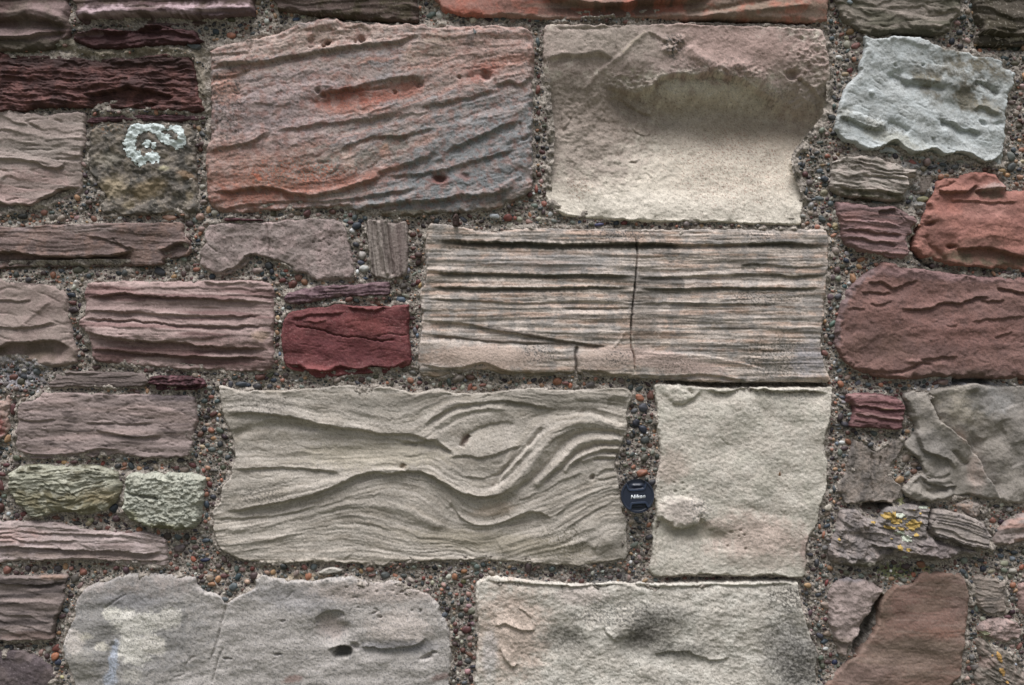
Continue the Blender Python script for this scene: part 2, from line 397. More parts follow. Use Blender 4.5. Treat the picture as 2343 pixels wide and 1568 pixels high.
stone(n='sandstone_block', ref='corner mauve stone', group=BLK, label='mauve-grey wavy sandstone in the top left corner of the photo', cat='sandstone block',
 o=('A', [(-160,-160),(480,-160),(490,0),(512,60),(505,130),(525,190),(515,230),(490,270),(430,300),(380,340),(300,365),(150,375),(0,372),(-160,372)]),
 h=34, R=22, ang=2, col=(130,108,104), f=[('soft',50,300,5),('ledge',42,240,7),('groove',16,120,2,.12),('R','A',[(-100,110),(100,105),(250,90),(400,120),(500,180)],7,10),
 ('L','A',[(-100,150),(80,140),(200,120),(350,150),(500,200)],5,10,10,22),('L','A',[(-100,280),(150,275),(350,250),(500,230)],5,10,9,16),
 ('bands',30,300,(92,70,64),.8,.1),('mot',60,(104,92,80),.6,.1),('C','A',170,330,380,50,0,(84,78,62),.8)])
stone(n='sandstone_block', ref='pink-lipped top stone', group=BLK, label='long dark mauve sandstone with a pale pink lip along the top edge of the photo', cat='sandstone block',
 o=('A', [(560,-160),(1880,-160),(1880,0),(1890,60),(1885,118),(1800,110),(1700,130),(1600,150),(1450,175),(1300,188),(1000,185),(800,180),(640,185),(575,150),(550,100),(560,50)]),
 h=32, R=12, ang=0, col=(100,80,78), f=[('R','A',[(545,95),(700,110),(850,90),(1050,100),(1200,80),(1400,85),(1600,65),(1900,70)],9,9),
 ('L','A',[(545,125),(700,128),(850,122),(1050,118),(1200,110),(1400,125),(1600,125),(1900,105)],5,8,16,26),('K','A',[(545,85),(700,100),(850,85),(1050,95),(1200,80),(1350,75),(1900,85)],15,(178,152,156),.85),
 ('ledge',22,260,5),('soft',40,260,4),('groove',9,200,1.5,.12),('mot',40,(90,74,60),.7,.1),('bands',20,220,(84,60,62),.7,.1)])
stone(n='sandstone_block', ref='brown top stone', group=BLK, label='dark brown olive-stained sandstone cut off by the top edge, left of the salmon block', cat='sandstone block',
 o=('E', [(575,-130),(1450,-130),(1470,0),(1475,110),(1440,135),(1300,130),(1000,112),(800,95),(600,62),(580,40)]),
 h=30, R=14, col=(88,72,64), f=[('soft',30,260,5),('ledge',20,200,5),('groove',10,150,2,.12),('mot',40,(70,62,40),.8,.1),('bands',14,200,(112,94,88),.6,.15),('spk',4,(130,120,105),.5,.3)])
stone(n='sandstone_block', ref='salmon top block', group=BLK, label='long salmon sandstone with a dark curved hollow at the top of the photo', cat='sandstone block',
 o=('Z', [(1002,-70),(1004,8),(1012,24),(1038,33),(1090,37),(1147,38),(1219,42),(1320,45),(1425,39),(1530,42),(1640,41),(1770,46),(1886,49),(1895,35),(1897,0),(1897,-70)]),
 h=26, R=10, ang=0, col=(172,118,102), mat=M_FINE, f=[('soft',60,300,4),('R','Z',[(1180,-30),(1300,-4),(1380,10),(1450,6),(1560,-10),(1700,-25)],5,8),
 ('L','Z',[(1230,-14),(1330,8),(1400,14),(1460,8),(1540,4),(1640,-8)],6,12,12,26),('R','Z',[(1560,32),(1650,18),(1740,2),(1800,-14)],-5,7),('R','Z',[(1600,38),(1720,24),(1860,12)],3,6),
 ('C','Z',1500,18,330,24,0,(92,72,60),.85),('C','Z',1750,25,200,30,0,(142,122,102),.8),('mot',50,(190,100,72),.5,.15),('bands',18,300,(150,128,112),.6,.2),('C','Z',1060,30,60,10,0,(178,90,62),.7),('spk',4,(120,100,92),.4,.35)])
stone(n='sandstone_block', ref='greenish top stone', group=BLK, label='grey-green pitted sandstone at the top, above the bluish white stone', cat='sandstone block',
 o=('M', [(240,-160),(1250,-160),(1265,30),(1250,120),(1200,180),(1180,255),(1050,290),(850,278),(650,288),(560,308),(440,285),(350,220),(235,120)]),
 h=26, R=18, ang=4, col=(122,114,100), f=[('ledge',24,70,7),('soft',40,120,5),('groove',12,60,4,.14),('rdg',30,3),('mot',50,(150,138,124),.7,.05),('bands',16,90,(86,84,66),.8,.1),('C','M',800,270,500,40,0,(70,68,50),.8),('C','M',750,70,300,60,10,(160,146,134),.6)])
stone(n='sandstone_block', ref='dark corner stone', group=BLK, label='very dark olive-brown stone in the top right corner of the photo', cat='sandstone block',
 o=('M', [(1420,-160),(2100,-160),(2100,400),(1900,380),(1700,372),(1500,372),(1400,362),(1400,300),(1440,240),(1390,160),(1375,60)]),
 h=30, R=16, ang=3, col=(86,78,66), f=[('ledge',30,120,8),('groove',14,80,3,.13),('soft',40,120,5),('mot',50,(64,58,40),.8,.0),('spk',5,(150,142,126),.6,.33),('L','M',[(1380,280),(1500,270),(1700,300),(1900,290)],6,14,14,28)])
# --- left column
stone(n='slate_sliver', ref='upper maroon slate', group=SLV, label='dark maroon slate sliver wedged under the pink-lipped stone, upper left', cat='slate', mat=M_SLATE,
 o=('A', [(525,282),(560,242),(660,205),(800,205),(950,220),(1080,185),(1200,178),(1300,205),(1430,215),(1460,260),(1490,300),(1350,330),(1150,335),(950,352),(780,362),(650,352),(600,325),(540,302)]),
 h=26, R=9, ang=0, col=(76,42,44), step=1.8, f=[('ledge',12,120,6),('groove',5,60,2.5,.15),('L','A',[(540,265),(700,230),(850,245),(1000,225),(1150,195),(1240,205)],7,8,9,16),('L','A',[(1000,220),(1150,235),(1300,240),(1480,290)],3,6,4,8),('mot',30,(60,32,34),.7,.1),('K','A',[(560,270),(620,255),(760,245)],5,(140,110,112),.6)])
stone(n='slate_block', ref='maroon slate block', group=BLK, label='wide dark maroon slate block with a rippled splintered face, upper left', cat='slate block', mat=M_SLATE,
 o=('A', [(-160,405),(200,402),(400,398),(560,412),(640,435),(780,425),(900,420),(1000,412),(1150,395),(1350,392),(1420,440),(1450,560),(1470,680),(1495,760),(1500,828),(1300,832),(1150,815),(900,805),(700,802),(500,795),(300,802),(150,830),(0,835),(-160,835)]),
 h=24, R=14, col=(90,54,50), step=1.8, warp=1.0, twarp=.9, tilt=(0,6), f=[('ledge',18,110,8),('ledge',8,60,4.5),('rdg',26,2),('groove',9,80,3.5,.13),('groove',5,50,2,.13),('soft',26,60,5),('mot',26,(122,74,66),.55,.15),('mot',40,(62,36,34),.8,.12),
 ('B','A',1000,720,330,70,-8,-7),('B','A',900,610,260,50,0,6),('C','A',700,450,800,50,0,(56,36,33),.8),('B','A',1400,560,120,60,0,-6),('L','A',[(600,700),(800,680),(950,650),(1100,670),(1300,720)],7,10,9,20),('L','A',[(880,800),(1000,790),(1160,750)],5,8,5,10)])  # dark colour band along the top paints in shade from the stones above
stone(n='slate_sliver', ref='thin maroon sliver', group=SLV, label='long thin maroon slate sliver above the lichen-covered grey stone', cat='slate', mat=M_SLATE,
 o=('A', [(645,892),(700,868),(900,852),(1100,848),(1350,850),(1500,858),(1502,885),(1380,900),(1200,902),(1000,897),(800,907),(650,912)]),
 h=12, R=4, he=-3, step=1.6, col=(84,48,54), f=[('ledge',6,70,3.5),('groove',4,60,1.5,.2),('mot',20,(110,80,86),.5,.15),('mot',25,(52,28,32),.7,.1)])
stone(n='sandstone_block', ref='left pinkish tan block', group=BLK, label='pinkish tan cracked sandstone at the left edge, left of the lichen-covered grey stone', cat='sandstone block',
 o=('A', [(-160,838),(200,835),(330,845),(480,825),(610,825),(628,860),(622,950),(630,1050),(602,1150),(605,1280),(612,1400),(560,1440),(450,1490),(350,1535),(200,1560),(0,1590),(-160,1600)]),
 h=22, R=9, ang=3, col=(168,150,140), f=[('groove',20,110,4.5,.1),('groove',9,70,2,.12),('ledge',30,130,5),('soft',60,160,3),('L','A',[(-160,1490),(100,1520),(240,1515),(360,1450),(480,1400),(600,1390)],4,9,16,26),('L','A',[(-100,1180),(200,1190),(320,1230),(430,1250),(500,1200)],4,9,4,14),
 ('C','A',450,1280,200,120,0,(140,124,114),.7),('C','A',200,1400,330,140,0,(170,140,132),.8),('C','A',60,1600,500,60,-5,(118,92,88),.8),('C','A',300,1080,300,60,0,(128,120,108),.6),('bands',20,160,(136,126,116),.5,.2)])
stone(n='rubble_stone', ref='lichen-covered grey stone', group=RUB, label='dark grey-brown stone carrying a white ring of lichen, upper left', cat='stone',
 o=('A', [(680,950),(740,912),(900,908),(1100,908),(1300,912),(1400,940),(1450,1000),(1450,1150),(1462,1300),(1470,1450),(1480,1520),(1465,1585),(1300,1578),(1180,1590),(950,1602),(800,1600),(745,1550),(740,1420),(685,1320),(645,1250),(652,1100),(660,1000)]),
 h=14, R=12, ang=5, col=(112,104,94), mat=M_SAND, f=[('rough',22,5),('fbm',40,6),('rdg',18,2.5),('mot',24,(136,124,106),.8,.1),('mot',34,(78,76,70),.8,.1),('spk',4,(170,160,140),.5,.34),
 ('C','A',840,1390,100,80,0,(160,142,108),.75),('C','A',1100,1400,140,60,-20,(150,128,88),.7),('C','A',1400,1450,30,30,0,(165,148,118),.8),('C','A',950,1520,45,32,0,(155,138,104),.7),('C','A',1380,1300,60,25,20,(160,125,85),.6),('C','A',1220,1250,35,22,0,(165,158,120),.8),
 ('C','A',800,1180,90,50,0,(150,142,124),.6),('B','A',1220,1250,30,20,0,4),('B','A',1000,1480,400,60,0,-4),('spk',9,(160,110,60),.6,.42,'A',800,950,160,60)],
 lichen=[('lichen_crust','pale bluish white crusty lichen ring',[('A',[(1190,930),(1100,925),(1020,955),(975,1015),(965,1085),(990,1145),(1045,1190)],52),('A',[(1150,940),(1250,932),(1320,960),(1352,1010),(1345,1060),(1312,1078)],36),('A',[(1310,1068),(1250,1055),(1205,1030),(1180,990)],32),('A',1240,1012,32,24,0,1),('A',1090,1068,38,34,0,1),('A',1142,1085,26,32,0,1),('A',1135,1172,58,52,0,1),('A',1135,965,40,30,0,1)],(196,210,206),2.0),
  ('lichen_speck','small orange lichen speck',[('A',770,940,12,10,0,1)],(178,140,50),1.5)])
stone(n='sandstone_plank', ref='brown plank stone', group=BLK, label='long brown wood-like sandstone slab with an undercut bottom at the left edge', cat='sandstone slab', mat=M_FINE,
 o=('B', [(-160,315),(100,312),(230,305),(300,292),(600,285),(900,275),(1200,275),(1340,280),(1358,350),(1390,400),(1418,450),(1415,490),(1380,520),(1300,542),(1210,555),(1190,590),(1000,600),(700,600),(400,605),(100,605),(-160,605)]),
 h=24, R=6, ang=0, col=(122,102,96), step=1.9, f=[('groove',10,120,2.6,.12),('groove',5,90,1.2,.14),('ledge',14,150,3),('soft',40,160,2.5),('L','B',[(-150,490),(120,492),(240,520),(430,535),(700,530),(850,520),(950,490),(1000,470)],4,7,20,30),('L','B',[(1180,495),(1240,460),(1320,430),(1410,440)],5,8,12,22),
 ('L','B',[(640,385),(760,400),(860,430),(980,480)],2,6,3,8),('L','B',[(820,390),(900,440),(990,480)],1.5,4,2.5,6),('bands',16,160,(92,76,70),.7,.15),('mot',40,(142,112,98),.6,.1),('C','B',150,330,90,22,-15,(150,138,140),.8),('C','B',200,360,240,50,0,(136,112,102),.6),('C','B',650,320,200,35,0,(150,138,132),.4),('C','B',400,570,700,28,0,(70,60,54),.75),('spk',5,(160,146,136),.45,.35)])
stone(n='sandstone_block', ref='left tan stone', group=BLK, label='smooth tan stone with hollowed brown underside, left of the pink ridged stone', cat='sandstone block', mat=M_FINE,
 o=('B', [(-160,712),(100,716),(300,730),(430,750),(482,790),(508,900),(520,1000),(530,1080),(550,1180),(572,1240),(562,1320),(480,1350),(380,1355),(250,1330),(150,1300),(0,1312),(-160,1312)]),
 h=22, R=16, ang=2, col=(150,132,122), f=[('soft',60,200,4),('groove',26,90,2.6,.1),('L','B',[(-160,1240),(0,1200),(80,1170),(200,1165),(330,1155),(430,1160),(520,1215)],5,14,15,34),('L','B',[(-60,850),(120,862),(240,852)],3,6,3,6),('L','B',[(150,1060),(220,1000),(300,920),(380,860)],4,20,-2,10),
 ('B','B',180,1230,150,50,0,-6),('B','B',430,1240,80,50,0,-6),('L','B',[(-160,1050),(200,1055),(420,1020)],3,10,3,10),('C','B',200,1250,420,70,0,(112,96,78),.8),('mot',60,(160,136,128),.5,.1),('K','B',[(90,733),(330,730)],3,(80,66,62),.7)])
stone(n='sandstone_block', ref='pink ridged stone', group=BLK, label='pink sandstone weathered into long horizontal ridges, left of the dark red block', cat='sandstone block',
 o=('Z', [(192,650),(215,645),(300,641),(380,643),(450,641),(520,640),(590,641),(618,650),(628,675),(626,720),(625,780),(628,820),(616,848),(560,851),(470,849),(400,845),(340,840),(270,836),(215,828),(203,800),(200,770),(178,748),(178,735),(190,720),(190,690)]),
 h=24, R=16, ang=1.5, col=(160,134,127), f=[('soft',34,260,4),('ledge',24,220,6),('groove',8,200,1.8,.14),('groove',16,160,3.2,.08),
 ('L','B',[(620,830),(760,820),(900,805),(1100,820),(1350,835),(1600,850),(1960,870)],6,9,7,10),('L','B',[(600,935),(800,938),(1000,945),(1300,965),(1700,975),(1960,960)],4,8,5,9),
 ('L','B',[(590,985),(800,1000),(980,1005),(1200,1025),(1500,1045),(1700,1050),(2000,1040)],2,8,9,5),('R','B',[(590,1040),(800,1070),(1100,1090),(1500,1100),(1990,1130)],7,16),
 ('L','B',[(600,1085),(800,1125),(1100,1160),(1350,1165),(1500,1195),(1990,1215)],6,12,10,14),('L','B',[(640,1215),(900,1235),(1300,1270),(1960,1280)],4,10,8,16),
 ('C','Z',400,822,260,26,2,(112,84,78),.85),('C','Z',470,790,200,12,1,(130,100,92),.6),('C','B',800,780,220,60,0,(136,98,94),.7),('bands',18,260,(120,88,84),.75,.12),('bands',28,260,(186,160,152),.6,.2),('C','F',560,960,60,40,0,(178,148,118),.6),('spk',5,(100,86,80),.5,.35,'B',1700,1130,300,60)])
stone(n='sandstone_block', ref='notched pinkish block', group=BLK, label='pinkish grey sandstone with a mortar-filled notch underneath and a hairline crack', cat='sandstone block',
 o=('F', [(140,170),(165,140),(200,130),(350,118),(600,115),(750,95),(950,85),(1100,95),(1180,140),(1210,220),(1230,350),(1250,450),(1250,542),(1180,540),(1080,555),(1000,555),(940,540),(880,505),(810,490),(760,440),(680,415),(640,405),(560,375),(470,362),(468,400),(440,450),(350,490),(300,512),(240,510),(150,470),(105,420),(108,330),(140,270),(135,220)]),
 h=18, R=10, col=(150,134,127), f=[('rough',30,3.2),('fbm',70,5),('rdg',22,1.6),('R','F',[(603,118),(608,200),(618,300),(625,400)],-4,1.6),('R','F',[(130,240),(180,300),(240,340)],-2.5,2),('mot',40,(176,152,146),.7,.1),('mot',30,(126,110,104),.6,.15),('spk',3.4,(78,70,68),.65,.24),('pits',.16,2.4,4,'F',1100,380,260,200),
 ('L','F',[(240,500),(330,470),(430,410),(470,365),(640,405),(760,440)],3,8,6,8),('C','F',560,440,280,50,0,(110,102,90),.5)])
stone(n='slate_sliver', ref='tiny maroon sliver', group=SLV, label='tiny maroon slate sliver lying on the notched pinkish block', cat='slate', mat=M_SLATE,
 o=('F', [(288,88),(360,82),(460,90),(562,96),(552,112),(420,110),(298,112)]), h=17, R=2.5, he=-3, step=1.3, jag=.8, col=(92,52,58), f=[('ledge',4,40,2),('mot',12,(60,30,34),.7,.1)])
stone(n='rubble_stone', ref='upright woody stone', group=RUB, label='brown-grey wood-like stone with vertical splits, left of the big ridged centre block', cat='stone', mat=M_FINE,
 o=('F', [(1340,108),(1400,95),(1480,98),(1500,112),(1560,118),(1640,112),(1652,250),(1655,400),(1640,500),(1600,530),(1530,542),(1470,537),(1380,505),(1362,400),(1345,250)]),
 h=16, R=6, ang=84, step=1.6, warp=.3, twarp=.25, grain=.4, und=.5, col=(150,138,128), f=[('ledge',9,200,-4),('groove',6,150,3.4,.15),('R','F',[(1400,100),(1420,260),(1450,400),(1470,500)],-6,2.6),('R','F',[(1430,100),(1450,260),(1480,400),(1500,520)],5,3),('R','F',[(1485,100),(1500,260),(1520,400),(1535,520)],-8,4),('bands',8,150,(90,78,72),.8,.1),('C','F',1580,320,70,220,0,(124,106,100),.7),('spk',4,(160,146,138),.4,.3)])
stone(n='slate_sliver', ref='mauve slate strip', group=SLV, label='mauve slate strip lying just above the dark red block', cat='slate', mat=M_SLATE,
 o=('F', [(728,695),(738,660),(765,636),(860,608),(1000,585),(1200,578),(1400,560),(1500,548),(1522,556),(1518,605),(1500,662),(1350,665),(1200,672),(1040,690),(900,722),(820,732),(745,722)]),
 h=19, R=6, ang=-3, step=1.6, col=(110,82,88), f=[('ledge',9,90,5),('groove',5,60,2,.15),('mot',20,(78,52,60),.8,.1),('mot',16,(140,112,114),.6,.22),('R','F',[(750,690),(850,660),(1000,660)],3,5)])
stone(n='slate_block', ref='dark red block', group=BLK, label='smooth deep red block with one long crack across its face', cat='red block', mat=M_SLATE,
 o=('F', [(722,850),(750,810),(785,778),(900,752),(1000,745),(1100,725),(1160,722),(1250,735),(1400,738),(1600,728),(1657,722),(1660,800),(1658,950),(1668,1050),(1676,1150),(1640,1190),(1560,1215),(1480,1240),(1400,1240),(1250,1255),(1100,1272),(1000,1275),(950,1265),(850,1230),(740,1190),(712,1060),(705,950)]),
 h=24, R=7, ang=3, step=1.9, col=(118,54,56), f=[('mot',14,(142,84,80),.45,.12),('mot',40,(104,54,54),.5,.0),('spk',3,(160,116,110),.5,.3),('bands',9,120,(96,44,48),.5,.25),('soft',60,160,2.5),('fbm',70,3),('R','F',[(800,885),(900,900),(1000,922),(1100,955),(1200,970),(1330,978),(1420,995),(1500,1000),(1570,980)],-5,1.6),('R','F',[(1420,980),(1450,955),(1540,950),(1650,960)],-2.5,1.4),
 ('L','F',[(780,835),(860,822),(960,805),(1080,800),(1180,785)],2.5,6,4,7),('L','F',[(1200,745),(1290,765),(1420,765),(1500,755)],4,5,5,6),('L','F',[(860,850),(950,862),(1050,850)],2,4,2,4),('L','F',[(730,1170),(850,1180),(900,1215),(1080,1218),(1130,1185),(1280,1210),(1400,1185),(1470,1200),(1560,1195),(1660,1140)],3,9,10,16),
 ('R','F',[(860,1150),(910,1205),(1000,1215),(1110,1190)],3.5,5),('C','F',1180,1060,420,90,4,(98,42,46),.7),('C','F',1000,1210,260,35,0,(138,66,64),.7),('C','F',1350,880,160,60,10,(132,62,56),.6),('groove',12,90,1.4,.1),('C','F',900,790,200,35,0,(122,64,64),.6),('mot',30,(130,66,64),.4,.25)])
stone(n='slate_sliver', ref='thin grey plank', group=SLV, label='thin grey-brown stone strip above the pinkish block, beside a maroon sliver', cat='stone strip', mat=M_FINE,
 o=('C', [(405,225),(450,205),(600,202),(800,206),(1050,210),(1085,250),(1082,312),(900,326),(600,326),(430,328),(358,325),(360,298),(395,265)]),
 h=14, R=5, step=1.6, col=(122,108,102), f=[('ledge',11,160,3),('groove',5,120,1.6,.13),('bands',8,160,(96,84,80),.7,.15),('L','C',[(400,215),(560,225),(800,212)],1,3,3,5)])
stone(n='slate_sliver', ref='small maroon sliver', group=SLV, label='small flaky maroon slate sliver right of the thin grey strip, lower left', cat='slate', mat=M_SLATE,
 o=('C', [(1110,240),(1200,234),(1300,236),(1400,240),(1440,255),(1498,258),(1515,315),(1455,342),(1300,352),(1150,345),(1130,310),(1088,300),(1095,270)]),
 h=22, R=5, step=1.5, col=(88,50,56), f=[('ledge',8,50,6),('groove',5,40,2.5,.15),('mot',16,(124,84,90),.6,.2),('mot',20,(50,26,30),.8,.05),('L','C',[(1100,300),(1250,310),(1400,312),(1500,305)],4,5,9,14)])
stone(n='rubble_stone', ref='edge strip stone', group=RUB, label='narrow upright tan and red stone at the far left edge', cat='stone',
 o=('C', [(-80,430),(20,420),(35,385),(68,383),(78,430),(72,500),(60,550),(72,620),(50,665),(15,700),(-80,720)]), h=12, R=6, step=1.8, col=(160,132,118), f=[('fbm',18,4),('rough',14,3),('C','C',0,620,40,90,0,(132,66,58),.8),('mot',16,(170,150,140),.6,.1)])
stone(n='sandstone_block', ref='pinkish streaked block', group=BLK, label='pinkish grey sandstone with short dark horizontal streaks, above the green schist', cat='sandstone block', mat=M_FINE,
 o=('C', [(130,465),(160,435),(215,418),(270,395),(310,362),(450,358),(600,362),(900,370),(1200,375),(1380,378),(1440,400),(1448,440),(1458,550),(1440,650),(1432,720),(1415,810),(1370,842),(1200,855),(1000,842),(850,828),(700,842),(560,848),(400,852),(250,866),(185,845),(120,790),(108,700),(92,668),(118,600),(125,520)]),
 h=20, R=10, ang=1, col=(148,130,124), rim=(1.6,3), warp=.5, twarp=.3, f=[('soft',26,150,2.6),('ledge',9,160,1.0),('groove',11,46,3.0,.10),('groove',6,120,.8,.12),('bands',9,46,(88,76,72),.75,.30),('bands',26,200,(172,148,140),.6,.15),
 ('L','C',[(620,592),(800,590),(950,595),(1150,592)],2,4,4,4),('L','C',[(130,560),(240,572),(420,562)],2,5,4,6),('L','C',[(130,790),(240,822),(400,825),(600,810),(720,780),(900,790)],3,8,6,14),('L','C',[(700,640),(850,670),(1000,690),(1200,680)],4,14,4,10),('C','C',1300,395,220,30,0,(112,100,104),.7),('C','C',200,600,100,60,0,(136,120,114),.5)])
stone(n='rubble_stone', ref='green schist', group=RUB, label='greenish flaky schist with wavy splintered layers, lower left', cat='schist stone',
 o=('C', [(35,968),(60,950),(100,925),(150,898),(300,895),(450,905),(560,900),(700,905),(780,930),(850,955),(868,1000),(885,1060),(870,1130),(842,1180),(800,1232),(700,1262),(600,1278),(500,1262),(400,1262),(280,1290),(200,1282),(150,1235),(80,1170),(50,1090),(38,1020)]),
 h=26, R=18, step=1.7, col=(148,148,126), warp=1.3, flow=[('C',0,[(40,960),(200,910),(450,915),(700,920),(860,970)]),('C',30,[(40,1010),(200,1000),(400,1000),(560,1000),(700,990),(870,1000)]),('C',55,[(80,1110),(300,1130),(500,1140),(650,1090),(870,1060)]),('C',80,[(150,1220),(350,1230),(550,1220),(700,1210),(850,1150)])],
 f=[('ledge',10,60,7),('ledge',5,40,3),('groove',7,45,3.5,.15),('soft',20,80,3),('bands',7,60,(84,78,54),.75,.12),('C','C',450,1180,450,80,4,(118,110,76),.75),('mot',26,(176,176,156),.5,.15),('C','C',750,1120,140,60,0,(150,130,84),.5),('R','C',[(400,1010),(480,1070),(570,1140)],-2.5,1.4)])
stone(n='rubble_stone', ref='pale green stone', group=RUB, label='pale green rounded crackled stone with a black slit, lower left', cat='stone',
 o=('C', [(930,975),(990,952),(1080,948),(1200,950),(1300,962),(1400,965),(1480,985),(1508,1020),(1500,1100),(1490,1200),(1475,1320),(1440,1365),(1390,1385),(1300,1396),(1200,1388),(1100,1370),(1000,1340),(930,1312),(895,1250),(888,1180),(890,1110),(905,1050)]),
 h=30, R=24, step=1.7, ang=3, col=(166,168,150), rk=.9, f=[('rough',13,4.2),('rdg',10,2.4),('groove',8,24,2.6,.14),('ledge',12,40,3.5),('spk',4.5,(78,88,76),.7,.12),('mot',30,(160,160,140),.5,.1),('R','C',[(915,1108),(980,1118),(1060,1130),(1110,1140),(1175,1158)],-11,3),('C','C',1150,1370,280,40,5,(104,102,64),.8),('C','C',960,1290,60,50,0,(112,110,72),.7)])
stone(n='sandstone_plank', ref='pink layered slab', group=BLK, label='long pinkish layered slab running in from the left edge below the green schist', cat='sandstone slab', mat=M_FINE,
 o=('D', [(-180,182),(0,182),(100,175),(300,180),(420,182),(520,200),(620,215),(700,240),(820,255),(950,268),(1100,275),(1200,268),(1300,290),(1390,335),(1408,380),(1410,430),(1408,555),(1300,562),(1100,548),(900,525),(700,512),(500,518),(300,512),(100,522),(-180,530)]),
 h=22, R=8, step=1.8, col=(168,150,143), flow=[('D',0,[(-150,180),(200,180),(500,200),(1000,270),(1400,330)]),('D',27,[(-150,270),(200,275),(600,280),(1000,300),(1400,360)]),('D',70,[(-150,395),(200,395),(600,420),(1100,440),(1400,440)]),('D',95,[(-150,520),(300,510),(700,510),(1100,545),(1400,560)])],
 f=[('ledge',17,140,6),('groove',9,90,2.6,.11),('soft',26,150,3),('L','D',[(-150,400),(0,402),(150,390),(320,405),(500,410),(700,425),(850,432),(1000,430),(1150,445),(1280,450),(1400,430)],4,10,9,12),('L','D',[(100,262),(300,280),(500,285),(700,290),(850,300),(1000,320)],2,5,4,5),('L','D',[(-100,300),(100,320),(250,350),(500,350),(680,340)],2,5,3,6),('L','D',[(500,490),(750,500),(1000,510),(1380,530)],3,6,5,10),
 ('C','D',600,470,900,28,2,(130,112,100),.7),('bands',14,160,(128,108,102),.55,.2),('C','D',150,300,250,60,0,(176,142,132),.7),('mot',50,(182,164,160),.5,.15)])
stone(n='sandstone_block', ref='dark banded stone', group=BLK, label='dark grey-brown banded stone at the left edge near the bottom', cat='sandstone block', mat=M_FINE,
 o=('D', [(-180,645),(0,640),(300,640),(380,632),(560,625),(562,700),(545,780),(548,850),(518,910),(500,960),(462,1010),(452,1080),(445,1130),(442,1180),(300,1195),(0,1195),(-180,1195)]),
 h=20, R=6, step=1.9, ang=1, col=(128,114,108), rim=(1.8,2.5), f=[('soft',24,140,5),('ledge',28,110,5),('groove',9,90,2.2,.12),('bands',15,120,(72,64,62),.8,.05),('bands',26,160,(156,138,130),.6,.2),('L','D',[(0,710),(200,725),(350,715),(550,705)],2,8,5,12),('C','D',450,650,110,20,0,(160,128,106),.7),('C','D',250,1150,260,40,0,(146,120,108),.5)])
stone(n='sandstone_block', ref='purple corner stone', group=BLK, label='dull purple-grey rounded stone in the bottom left corner', cat='sandstone block',
 o=('D', [(-180,1285),(-50,1272),(60,1266),(200,1278),(330,1340),(420,1400),(458,1480),(478,1580),(480,1780),(-180,1780)]), h=18, R=12, col=(94,82,84), f=[('fbm',60,4),('rough',24,1.6),('spk',3,(140,128,126),.5,.2),('mot',50,(112,98,94),.6,.1)])
